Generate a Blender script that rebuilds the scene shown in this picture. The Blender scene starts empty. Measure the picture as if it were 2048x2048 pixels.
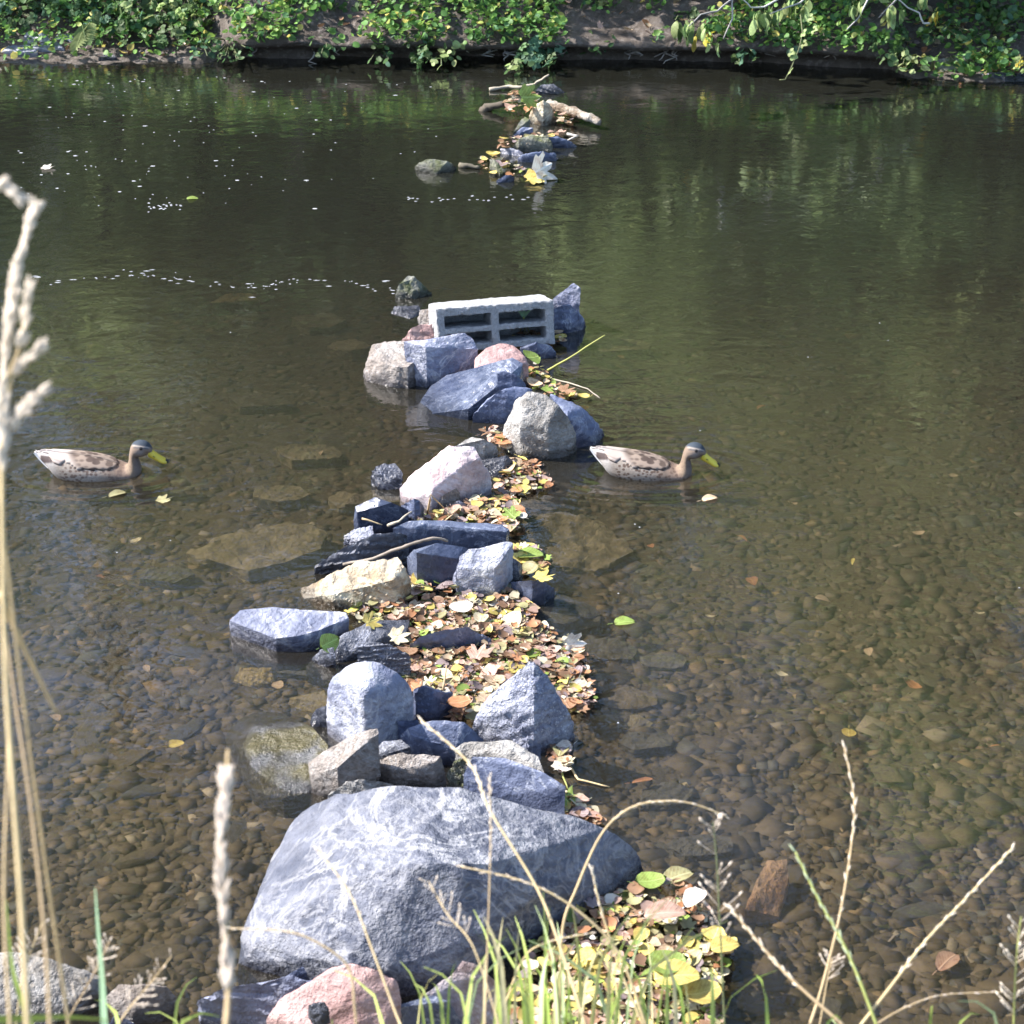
import bpy, bmesh, math, random
import numpy as np
from mathutils import Vector, Matrix, noise, Euler

random.seed(7); rng = np.random.default_rng(7)
scene = bpy.context.scene
COL = scene.collection

# ------------------------------------------------------------------ camera
TH = math.radians(28.0)          # pitch below the horizon
F = 3619.0                       # focal length in pixels of the 2048 px photograph
H = 2.83                         # eye height above the water (metres)
FWD = Vector((0, math.cos(TH), -math.sin(TH)))
UPV = Vector((0, math.sin(TH), math.cos(TH)))
RGT = Vector((1, 0, 0))
CAM = Vector((0, 0, H))
cd = bpy.data.cameras.new("camera"); cam = bpy.data.objects.new("camera", cd); COL.objects.link(cam)
cam.location = CAM; cam.rotation_euler = (math.radians(90) - TH, 0, 0)
cd.sensor_width = 36; cd.lens = 36 * F / 2048; cd.clip_start = 0.05; cd.clip_end = 400
cd.dof.use_dof = True; cd.dof.focus_distance = 6.9; cd.dof.aperture_fstop = 9.0
scene.camera = cam
# ------------------------------------------------------------------ sky and sun
SUN_TO = Vector((-0.95, 0.13, 0.0)).normalized()
SUN_EL = math.radians(45)
world = bpy.data.worlds.new("World"); scene.world = world; world.use_nodes = True
wn = world.node_tree; bg = wn.nodes["Background"]
sky = wn.nodes.new("ShaderNodeTexSky"); sky.sky_type = 'NISHITA'; sky.sun_disc = False
sky.sun_elevation = SUN_EL; sky.sun_rotation = math.atan2(SUN_TO.x, SUN_TO.y)
wn.links.new(sky.outputs[0], bg.inputs[0]); bg.inputs[1].default_value = 0.14
sd = bpy.data.lights.new("sun", 'SUN'); sun = bpy.data.objects.new("sun", sd); COL.objects.link(sun)
sd.energy = 5.0; sd.angle = math.radians(0.5); sd.color = (1.0, 0.95, 0.90)
sdir = Vector((SUN_TO.x * math.cos(SUN_EL), SUN_TO.y * math.cos(SUN_EL), math.sin(SUN_EL)))
sun.rotation_euler = sdir.to_track_quat('Z', 'Y').to_euler(); sun.location = sdir * 30
scene.view_settings.view_transform = 'Standard'; scene.view_settings.look = 'None'
scene.view_settings.exposure = 1.3; scene.view_settings.gamma = 1.0
scene.view_settings.use_curve_mapping = False
scene.cycles.max_bounces = 6; scene.cycles.transparent_max_bounces = 12
scene.cycles.diffuse_bounces = 2; scene.cycles.glossy_bounces = 2; scene.cycles.transmission_bounces = 4
scene.cycles.caustics_reflective = False; scene.cycles.caustics_refractive = False
scene.cycles.use_denoising = True; scene.cycles.use_adaptive_sampling = True; scene.cycles.adaptive_threshold = .02
scene.cycles.sample_clamp_indirect = 6

# ------------------------------------------------------------------ geometry helpers
def ray(px, py):
    return FWD + RGT * ((px - 1024) / F) - UPV * ((py - 1024) / F)
def P(px, py, z=0.0):            # where the sight line of a photo pixel meets the level z
    r = ray(px, py); return CAM + r * ((z - H) / r.z)
def PD(px, py, d):               # the point at depth d on that sight line
    return CAM + ray(px, py) * d
FR = dict(n=(0, 0, 1), a=(700, 520, .31056), b=(600, 860, .31056), c=(420, 1180, .42443), d=(420, 1540, .46584),
          e=(420, 1200, .20704), g=(800, 1200, .23292), h=(600, 950, .15528), i=(850, 950, .15528),
          j=(820, 150, .20704), k=(0, 1840, .21739), m=(340, 1900, .46584), q=(1100, 1480, .49068), r=(1340, 0, .28986),
          v=(1160, 1350, .20704))
def fr(f, x, y):
    a = FR[f]; return a[0] + x * a[2], a[1] + y * a[2]
def sm(t): t = max(0.0, min(1.0, t)); return t * t * (3 - 2 * t)
def lerp(pts, x):
    if x <= pts[0][0]: return pts[0][1]
    for (x0, y0), (x1, y1) in zip(pts, pts[1:]):
        if x <= x1: return y0 + (y1 - y0) * (x - x0) / (x1 - x0)
    return pts[-1][1]

def tag(o, label, cat=None, group=None, kind=None):
    if label: o["label"] = label
    if cat: o["category"] = cat
    if group: o["group"] = group
    if kind: o["kind"] = kind
    return o
def link(name, me, mat=None, parent=None, loc=None):
    o = bpy.data.objects.new(name, me); COL.objects.link(o)
    if mat is not None and me is not None and len(me.materials) == 0: me.materials.append(mat)
    if parent is not None: o.parent = parent
    if loc is not None: o.location = loc
    return o
def empty(name, loc):
    o = bpy.data.objects.new(name, None); COL.objects.link(o); o.location = loc; o.empty_display_size = .05; return o

class MB:
    def __init__(s): s.v = []; s.f = []; s.c = []
    def add(s, V, Fs, col=None):
        o = len(s.v); s.v += [tuple(p) for p in V]; s.f += [tuple(i + o for i in f) for f in Fs]
        if col is not None: s.c += [col] * len(V)
    def tube(s, pts, rad, n=6, col=None, cap=True):
        pts = [Vector(p) for p in pts]; V = []; Fs = []; m = len(pts)
        if not hasattr(rad, '__len__'): rad = [rad] * m
        ref = Vector((0.3, 0.2, 1)).normalized()
        for i, p in enumerate(pts):
            t = (pts[min(i + 1, m - 1)] - pts[max(i - 1, 0)]).normalized()
            a = t.cross(ref)
            if a.length < 1e-3: a = t.cross(Vector((1, 0, 0)))
            a.normalize(); b = t.cross(a)
            for k in range(n):
                w = 2 * math.pi * k / n
                V.append(p + (a * math.cos(w) + b * math.sin(w)) * rad[i])
        for i in range(m - 1):
            for k in range(n):
                Fs.append((i * n + k, i * n + (k + 1) % n, (i + 1) * n + (k + 1) % n, (i + 1) * n + k))
        if cap: Fs.append(tuple(range(n))[::-1]); Fs.append(tuple((m - 1) * n + k for k in range(n)))
        s.add(V, Fs, col)
    def mesh(s, name, smooth=True):
        me = bpy.data.meshes.new(name); me.from_pydata(s.v, [], s.f); me.update()
        if s.c:
            at = me.color_attributes.new("Col", 'FLOAT_COLOR', 'POINT')
            at.data.foreach_set("color", np.array([tuple(c) + (1,) for c in s.c], dtype=np.float32).ravel())
        me.polygons.foreach_set("use_smooth", [smooth] * len(me.polygons)); return me
    def build(s, name, mat, parent=None, loc=None, smooth=True): return link(name, s.mesh(name, smooth), mat, parent, loc)

def tri_mesh(name, V, T, col=None, smooth=True):
    me = bpy.data.meshes.new(name); V = np.asarray(V, np.float32); T = np.asarray(T, np.int32)
    me.vertices.add(len(V)); me.vertices.foreach_set("co", V.ravel())
    me.loops.add(T.size); me.loops.foreach_set("vertex_index", T.ravel())
    me.polygons.add(len(T)); me.polygons.foreach_set("loop_start", np.arange(0, T.size, 3, dtype=np.int32))
    me.polygons.foreach_set("use_smooth", np.full(len(T), smooth))
    me.update(calc_edges=True)
    if col is not None:
        at = me.color_attributes.new("Col", 'FLOAT_COLOR', 'POINT')
        c = np.ones((len(V), 4), np.float32); c[:, :3] = col; at.data.foreach_set("color", c.ravel())
    return me

# ------------------------------------------------------------------ materials
class NT:
    def __init__(s, name):
        s.m = bpy.data.materials.new(name); s.m.use_nodes = True; s.t = s.m.node_tree
        s.b = s.t.nodes["Principled BSDF"]; s.out = s.t.nodes["Material Output"]
    def n(s, typ, **kw):
        nd = s.t.nodes.new(typ)
        for k, v in kw.items():
            if k.startswith('i_'):
                key = k[2:]; key = int(key) if key.isdigit() else key
                nd.inputs[key].default_value = v
            else: setattr(nd, k, v)
        return nd
    def l(s, a, b): s.t.links.new(a, b)
    def noise(s, vec, scale, detail=4, rough=.55, dist=0.0):
        nd = s.n("ShaderNodeTexNoise"); nd.inputs["Scale"].default_value = scale; nd.inputs["Detail"].default_value = detail
        nd.inputs["Roughness"].default_value = rough; nd.inputs["Distortion"].default_value = dist
        if vec is not None: s.l(vec, nd.inputs["Vector"])
        return nd.outputs["Fac"]
    def ramp(s, fac, stops, interp='LINEAR'):
        r = s.n("ShaderNodeValToRGB"); r.color_ramp.interpolation = interp; el = r.color_ramp.elements
        while len(el) < len(stops): el.new(0.5)
        for e, (p, c) in zip(el, stops):
            e.position = p; e.color = tuple(c) + (1,) if hasattr(c, '__len__') else (c, c, c, 1)
        s.l(fac, r.inputs[0]); return r.outputs[0]
    def mix(s, fac, a, b, blend='MIX'):
        nd = s.n("ShaderNodeMix"); nd.data_type = 'RGBA'; nd.blend_type = blend
        for sock, v in ((nd.inputs[0], fac), (nd.inputs[6], a), (nd.inputs[7], b)):
            if hasattr(v, 'is_linked') or isinstance(v, bpy.types.NodeSocket): s.l(v, sock)
            elif hasattr(v, '__len__'): sock.default_value = tuple(v) + (1,) if len(v) == 3 else v
            else: sock.default_value = v if sock == nd.inputs[0] else (v, v, v, 1)
        return nd.outputs[2]
    def math(s, op, a, b=None, clamp=False):
        nd = s.n("ShaderNodeMath"); nd.operation = op; nd.use_clamp = clamp
        for k, v in ((0, a), (1, b)):
            if v is None: continue
            if isinstance(v, bpy.types.NodeSocket): s.l(v, nd.inputs[k])
            else: nd.inputs[k].default_value = v
        return nd.outputs[0]
    def bump(s, h, strength, dist, prev=None):
        nd = s.n("ShaderNodeBump"); nd.inputs["Strength"].default_value = strength; nd.inputs["Distance"].default_value = dist
        s.l(h, nd.inputs["Height"])
        if prev is not None: s.l(prev, nd.inputs["Normal"])
        return nd.outputs[0]

def obj_coords(t):
    tc = t.n("ShaderNodeTexCoord"); oi = t.n("ShaderNodeObjectInfo"); ad = t.n("ShaderNodeVectorMath"); ad.operation = 'ADD'
    m = t.n("ShaderNodeVectorMath"); m.operation = 'SCALE'; cx = t.n("ShaderNodeCombineXYZ")
    for k in range(3): t.l(oi.outputs["Random"], cx.inputs[k])
    m.inputs[3].default_value = 31.0; t.l(cx.outputs[0], m.inputs[0])
    t.l(tc.outputs["Object"], ad.inputs[0]); t.l(m.outputs[0], ad.inputs[1])
    return ad.outputs[0], oi

def rock_mat(name, c1, c2, vein=None, vein_w=.03, rough=.72, scale=9, bump=.5, swirl=0.0, speck=None, wet=1.0, moss=None, spec=.35, vein2=False):
    t = NT(name); vec, oi = obj_coords(t)
    big = t.noise(vec, scale * .8, 5, .68, swirl * .5); fine = t.noise(vec, scale * 5, 4, .7)
    col = t.mix(t.ramp(big, [(.40, 0), (.60, 1)]), c1, c2)
    fm = t.ramp(fine, [(.3, (.68, .68, .7)), (.5, (1, 1, 1)), (.7, (1.2, 1.2, 1.2))])
    col = t.mix(1.0, col, fm, 'MULTIPLY')
    if vein:
        vn = t.noise(vec, scale * (.55 if swirl else .8), 7, .62, swirl if swirl else 1.2)
        d = t.math('ABSOLUTE', t.math('SUBTRACT', vn, .5))
        vm = t.ramp(d, [(0, 1), (vein_w, .55), (vein_w * 2.2, 0)])
        patch = t.ramp(t.noise(vec, scale * .4, 3), [(.38, 0), (.6, 1)])
        col = t.mix(t.math('MULTIPLY', vm, patch), col, vein)
    if vein2:
        for sc_, w2 in ((2.2, .5), (.5, .35)):
            vn = t.noise(vec, scale * sc_, 5, .6, swirl * 1.4); d = t.math('ABSOLUTE', t.math('SUBTRACT', vn, .52))
            patch = t.ramp(t.noise(vec, scale * .33, 3), [(.40, 0), (.58, w2)]); col = t.mix(t.math('MULTIPLY', t.ramp(d, [(0, 1), (.02, .6), (.05, 0)]), patch), col, vein)
    if speck:
        vo = t.n("ShaderNodeTexVoronoi"); vo.inputs["Scale"].default_value = scale * 13; t.l(vec, vo.inputs["Vector"])
        col = t.mix(t.math('MULTIPLY', t.ramp(vo.outputs["Distance"], [(.15, 1), (.4, 0)]), t.ramp(t.noise(vec, scale * 1.3, 3), [(.45, 0), (.6, .8)])), col, speck)
    if moss:
        geo0 = t.n("ShaderNodeNewGeometry"); sx = t.n("ShaderNodeSeparateXYZ"); t.l(geo0.outputs["Normal"], sx.inputs[0])
        mm = t.math('MULTIPLY', t.ramp(t.noise(vec, scale * 1.1, 5), [(.42, 0), (.56, 1)]), t.ramp(sx.outputs[2], [(.0, 0.15), (.6, 1)]))
        col = t.mix(mm, col, moss)
    # per-stone variation
    hs = t.n("ShaderNodeHueSaturation"); hs.inputs["Saturation"].default_value = .95
    mr = t.n("ShaderNodeMapRange"); mr.inputs[3].default_value = .82; mr.inputs[4].default_value = 1.12
    t.l(oi.outputs["Random"], mr.inputs[0]); t.l(mr.outputs[0], hs.inputs["Value"]); t.l(col, hs.inputs["Color"]); col = hs.outputs[0]
    # the wet rim just above the water line
    geo = t.n("ShaderNodeNewGeometry"); sp = t.n("ShaderNodeSeparateXYZ"); t.l(geo.outputs["Position"], sp.inputs[0])
    zz = t.math('ADD', sp.outputs[2], t.math('MULTIPLY', t.math('SUBTRACT', t.noise(vec, 11, 3), .5), -.05))
    wm = t.ramp(t.math('MULTIPLY', t.math('ADD', zz, .05), 8), [(.50, wet), (.80, 0)])
    col = t.mix(wm, col, t.mix(1.0, col, (.36, .36, .38), 'MULTIPLY'))
    t.l(col, t.b.inputs["Base Color"])
    rr = t.mix(wm, t.mix(t.ramp(fine, [(.3, 0), (.7, 1)]), (rough - .12,) * 3, (rough + .1,) * 3), (.16,) * 3)
    t.l(rr, t.b.inputs["Roughness"]); t.b.inputs["Specular IOR Level"].default_value = spec
    n1 = t.bump(t.noise(vec, scale * 2.2, 5, .7), min(1, bump * 1.5), .03)
    n2 = t.bump(fine, min(1, bump * 1.1), .008, n1); t.l(n2, t.b.inputs["Normal"])
    return t.m

M = {}
M['slate'] = rock_mat('slate_stone', (.078, .10, .18), (.165, .195, .30), rough=.48, bump=.28, scale=8, vein=(.42, .45, .54), vein_w=.008, spec=.5)
M['wetslate'] = rock_mat('wet_slate_stone', (.045, .06, .11), (.095, .115, .175), rough=.3, bump=.2, scale=7, vein=(.22, .25, .33), vein_w=.006, spec=.6)
M['dark'] = rock_mat('dark_wet_slate', (.055, .06, .08), (.12, .13, .165), rough=.42, bump=.45, vein=(.3, .32, .4), vein_w=.008, spec=.5)
M['grey'] = rock_mat('grey_stone', (.13, .148, .225), (.29, .305, .395), vein=(.62, .62, .66), vein_w=.014, bump=.5, scale=7, spec=.45)
M['warm'] = rock_mat('warm_grey_stone', (.19, .175, .155), (.36, .345, .325), vein=(.52, .50, .47), vein_w=.014, bump=.6, scale=8, spec=.4)
M['pale'] = rock_mat('pale_grey_stone', (.20, .22, .315), (.43, .445, .52), vein=(.66, .66, .68), vein_w=.015, bump=.5, scale=8)
M['gravelly'] = rock_mat('pale_conglomerate', (.18, .20, .285), (.40, .415, .49), bump=.9, scale=10, speck=(.74, .74, .76))
M['pink'] = rock_mat('pink_sandstone', (.40, .24, .225), (.56, .38, .355), rough=.85, bump=.4, scale=10)
M['pinkwhite'] = rock_mat('pinkish_white_stone', (.46, .34, .335), (.66, .60, .62), rough=.8, bump=.4, scale=7, vein=(.5, .36, .34), vein_w=.01)
M['tan'] = rock_mat('tan_stone', (.32, .225, .125), (.43, .36, .26), rough=.8, bump=.6, scale=10, vein=(.72, .66, .5), vein_w=.03)
M['brown'] = rock_mat('brown_stone', (.25, .21, .18), (.38, .34, .31), rough=.75, bump=.7, scale=12, vein=(.55, .52, .5), vein_w=.015)
M['moss'] = rock_mat('mossy_stone', (.20, .20, .15), (.32, .32, .27), rough=.7, bump=.8, scale=12, moss=(.13, .15, .05))
M['mossflat'] = rock_mat('mossy_wet_slab', (.13, .125, .11), (.22, .22, .22), rough=.3, bump=.7, scale=9, moss=(.135, .115, .045), spec=.6)
M['boulder'] = rock_mat('swirled_grey_boulder', (.070, .080, .115), (.14, .15, .19), vein=(.36, .36, .38), vein_w=.012, bump=.55, swirl=1.2, scale=6, vein2=True)
M['orange'] = rock_mat('orange_brown_stone', (.36, .20, .10), (.46, .31, .19), rough=.8, bump=.6, scale=10, wet=0.0)
M['gold'] = rock_mat('golden_yellow_stone', (.42, .30, .10), (.60, .50, .26), rough=.8, bump=.7, scale=12, wet=0.0)
M['bedstone'] = rock_mat('algae_brown_stone', (.088, .072, .048), (.128, .106, .072), rough=.85, bump=.4, scale=10, wet=0.0, vein=(.155, .13, .092), vein_w=.01)
M['olive'] = rock_mat('olive_silted_slab', (.155, .13, .078), (.25, .21, .13), rough=.85, bump=.5, scale=10, wet=0.0)
M['bedgrey'] = rock_mat('silted_grey_stone', (.070, .068, .060), (.105, .102, .088), rough=.85, bump=.4, scale=10, wet=0.0)

def simple(name, col, rough=.7, var=.25, scale=30, bump=0.2, spec=.3, trans=0.0, use_col=False, vein=False, cbump=None):
    t = NT(name); vec, oi = obj_coords(t)
    if use_col:
        at = t.n("ShaderNodeVertexColor"); at.layer_name = "Col"; base = at.outputs[0]
    else:
        base = t.mix(0.0, col, col)
    f = t.noise(vec, scale, 4)
    c = t.mix(1.0, base, t.ramp(f, [(.3, (1 - var,) * 3), (.7, (1 + var,) * 3)]), 'MULTIPLY')
    hs = t.n("ShaderNodeHueSaturation"); mr = t.n("ShaderNodeMapRange"); mr.inputs[3].default_value = 1 - var; mr.inputs[4].default_value = 1 + var
    t.l(oi.outputs["Random"], mr.inputs[0]); t.l(mr.outputs[0], hs.inputs["Value"]); t.l(c, hs.inputs["Color"])
    mr2 = t.n("ShaderNodeMapRange"); mr2.inputs[3].default_value = .5 - var * .06; mr2.inputs[4].default_value = .5 + var * .06
    t.l(oi.outputs["Random"], mr2.inputs[0]); t.l(mr2.outputs[0], hs.inputs["Hue"])
    c = hs.outputs[0]
    t.l(c, t.b.inputs["Base Color"]); t.b.inputs["Roughness"].default_value = rough; t.b.inputs["Specular IOR Level"].default_value = spec
    if bump: t.l(t.bump(t.noise(vec, scale * 2, 4), bump, .004), t.b.inputs["Normal"])
    if trans:
        tr = t.n("ShaderNodeBsdfTranslucent"); t.l(c, tr.inputs[0]); mx = t.n("ShaderNodeMixShader"); mx.inputs[0].default_value = trans
        t.l(t.b.outputs[0], mx.inputs[1]); t.l(tr.outputs[0], mx.inputs[2]); t.l(mx.outputs[0], t.out.inputs[0])
    return t.m
LEAFC = dict(yellow=(.70, .58, .17), pale=(.72, .66, .46), cream=(.80, .76, .66), green=(.30, .42, .10), olive=(.38, .36, .18), brown=(.33, .20, .12),
             rust=(.48, .24, .12), pink=(.56, .38, .30), tan=(.58, .45, .30), mauve=(.28, .22, .22))
def leaf_mat(name, col, tr_=.22):
    t = NT(name); tc = t.n("ShaderNodeTexCoord"); oi = t.n("ShaderNodeObjectInfo"); v = tc.outputs["Object"]; sx = t.n("ShaderNodeSeparateXYZ"); t.l(v, sx.inputs[0])
    ay = t.math('ABSOLUTE', sx.outputs[1]); mid = t.ramp(ay, [(.0, 1), (.018, .8), (.03, 0)])
    sv = t.math('SINE', t.math('MULTIPLY', t.math('SUBTRACT', sx.outputs[0], t.math('MULTIPLY', ay, .9)), 58.0)); sv = t.ramp(sv, [(.75, 0), (1.0, .6)])
    mk = t.math('MAXIMUM', mid, sv)
    ad = t.n("ShaderNodeVectorMath"); ad.operation = 'ADD'; cx = t.n("ShaderNodeCombineXYZ"); t.l(t.math('MULTIPLY', oi.outputs["Random"], 40), cx.inputs[2]); t.l(v, ad.inputs[0]); t.l(cx.outputs[0], ad.inputs[1])
    bl = t.noise(ad.outputs[0], 5, 4, .65)
    c = t.mix(t.ramp(bl, [(.42, 0), (.62, .75)]), col, tuple(a * b for a, b in zip(col, (.62, .5, .45)))); c = t.mix(mk, c, tuple(min(.9, a * 1.25 + .05) for a in col))
    hs = t.n("ShaderNodeHueSaturation"); mr = t.n("ShaderNodeMapRange"); mr.inputs[3].default_value = .72; mr.inputs[4].default_value = 1.2
    t.l(oi.outputs["Random"], mr.inputs[0]); t.l(mr.outputs[0], hs.inputs["Value"]); t.l(c, hs.inputs["Color"]); c = hs.outputs[0]
    t.l(c, t.b.inputs["Base Color"]); t.b.inputs["Roughness"].default_value = .5; t.b.inputs["Specular IOR Level"].default_value = .35
    t.l(t.bump(mk, .4, .02), t.b.inputs["Normal"])
    tr = t.n("ShaderNodeBsdfTranslucent"); t.l(c, tr.inputs[0]); mx = t.n("ShaderNodeMixShader"); mx.inputs[0].default_value = tr_
    t.l(t.b.outputs[0], mx.inputs[1]); t.l(tr.outputs[0], mx.inputs[2]); t.l(mx.outputs[0], t.out.inputs[0]); return t.m
LEAFM = {k: leaf_mat(k + '_leaf', v) for k, v in LEAFC.items()}
M['litter'] = simple('leaf_litter', None, rough=.35, var=.2, scale=40, trans=.15, use_col=True)
M['gravel'] = simple('gravel', None, rough=.85, var=.2, scale=60, use_col=True)
M['stem'] = simple('dry_straw', (.66, .50, .28), rough=.6, var=.12, scale=40, trans=.15)
M['seed'] = simple('pale_seed_head', (.84, .73, .60), rough=.8, var=.12, scale=90, trans=.25)
M['stemgreen'] = simple('green_straw', (.42, .44, .14), rough=.6, var=.15, trans=.2)
M['seedgreen'] = simple('green_seed_head', (.50, .56, .36), rough=.7, var=.12, scale=90, trans=.2)
M['blade'] = simple('grass_blade', (.32, .42, .09), rough=.5, var=.25, trans=.35)
M['bladeblue'] = simple('blue_green_blade', (.36, .55, .33), rough=.5, var=.1, trans=.35)
M['darkstem'] = simple('dark_green_stem', (.13, .15, .07), rough=.6)
M['twig'] = simple('grey_twig', (.30, .26, .21), rough=.8, var=.25, bump=.5)
M['bark'] = simple('tree_bark', (.10, .085, .065), rough=.9, var=.3, scale=12, bump=.8)
M['palebark'] = simple('pale_bark', (.42, .40, .37), rough=.85, var=.3, scale=8, bump=.5)
M['whitebark'] = simple('white_bark', (.70, .69, .67), rough=.8, var=.15, scale=8, bump=.4)
M['root'] = simple('bleached_root', (.34, .31, .28), rough=.85, var=.3)
M['log'] = rock_mat('rotten_log', (.25, .18, .12), (.60, .56, .48), rough=.85, bump=.9, scale=14, wet=.6)
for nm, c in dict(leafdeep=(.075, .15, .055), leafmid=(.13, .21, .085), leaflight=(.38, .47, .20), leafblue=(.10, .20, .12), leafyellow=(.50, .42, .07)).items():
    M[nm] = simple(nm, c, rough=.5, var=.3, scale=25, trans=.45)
M['foam'] = simple('foam', (.55, .57, .60), rough=.5, var=.05)  # colour of the foam and of the flecks standing for riffle glints
# earth / bank / bed
def ground_mat(name, c1, c2, c3, scale):
    t = NT(name); tc = t.n("ShaderNodeTexCoord"); v = tc.outputs["Object"]
    a = t.mix(t.ramp(t.noise(v, scale, 6), [(.35, 0), (.65, 1)]), c1, c2)
    a = t.mix(t.ramp(t.noise(v, scale * 7, 5), [(.52, 0), (.7, .8)]), a, c3)
    t.l(a, t.b.inputs["Base Color"]); t.b.inputs["Roughness"].default_value = .95; t.b.inputs["Specular IOR Level"].default_value = .15
    t.l(t.bump(t.noise(v, scale * 9, 7, .7), .8, .03), t.b.inputs["Normal"]); return t.m
M['bed'] = ground_mat('silty_bed', (.080, .065, .043), (.112, .093, .062), (.14, .118, .08), 3)
M['earth'] = ground_mat('bank_earth', (.085, .070, .060), (.15, .128, .112), (.24, .21, .19), 4)
def overgrow(m, y0):      # ground cover of ivy and grass takes over up the slope
    nt = m.node_tree; b = nt.nodes["Principled BSDF"]; src = b.inputs["Base Color"].links[0].from_socket
    g = nt.nodes.new("ShaderNodeNewGeometry"); sp = nt.nodes.new("ShaderNodeSeparateXYZ"); nt.links.new(g.outputs["Position"], sp.inputs[0])
    ns = nt.nodes.new("ShaderNodeTexNoise"); ns.inputs["Scale"].default_value = 3; nt.links.new(g.outputs["Position"], ns.inputs["Vector"])
    ad = nt.nodes.new("ShaderNodeMath"); nt.links.new(sp.outputs[1], ad.inputs[0]); nt.links.new(ns.outputs["Fac"], ad.inputs[1])
    mr = nt.nodes.new("ShaderNodeMapRange"); mr.inputs[1].default_value = y0; mr.inputs[2].default_value = y0 + .6; nt.links.new(ad.outputs[0], mr.inputs[0])
    mx = nt.nodes.new("ShaderNodeMix"); mx.data_type = 'RGBA'; nt.links.new(mr.outputs[0], mx.inputs[0]); nt.links.new(src, mx.inputs[6]); mx.inputs[7].default_value = (.035, .06, .02, 1); nt.links.new(mx.outputs[2], b.inputs["Base Color"])
overgrow(M['earth'], 12.2)
M['nearearth'] = ground_mat('near_bank_earth', (.11, .085, .05), (.17, .14, .08), (.16, .17, .06), 4)
# concrete of the hollow block
def concrete():
    t = NT('rough_concrete'); tc = t.n("ShaderNodeTexCoord"); v = tc.outputs["Object"]
    c = t.mix(t.ramp(t.noise(v, 14, 5), [(.3, 0), (.7, 1)]), (.42, .425, .44), (.60, .60, .60))
    vo = t.n("ShaderNodeTexVoronoi"); vo.inputs["Scale"].default_value = 120; t.l(v, vo.inputs["Vector"])
    c = t.mix(t.ramp(vo.outputs["Distance"], [(.05, .75), (.3, 0)]), c, (.16, .16, .17))
    c = t.mix(t.ramp(t.noise(v, 60, 5, .7), [(.5, 0), (.68, .6)]), c, (.27, .27, .27))
    t.l(c, t.b.inputs["Base Color"]); t.b.inputs["Roughness"].default_value = .95
    t.l(t.bump(t.noise(v, 70, 5, .75), 1, .02), t.b.inputs["Normal"]); return t.m
M['concrete'] = concrete()

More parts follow.
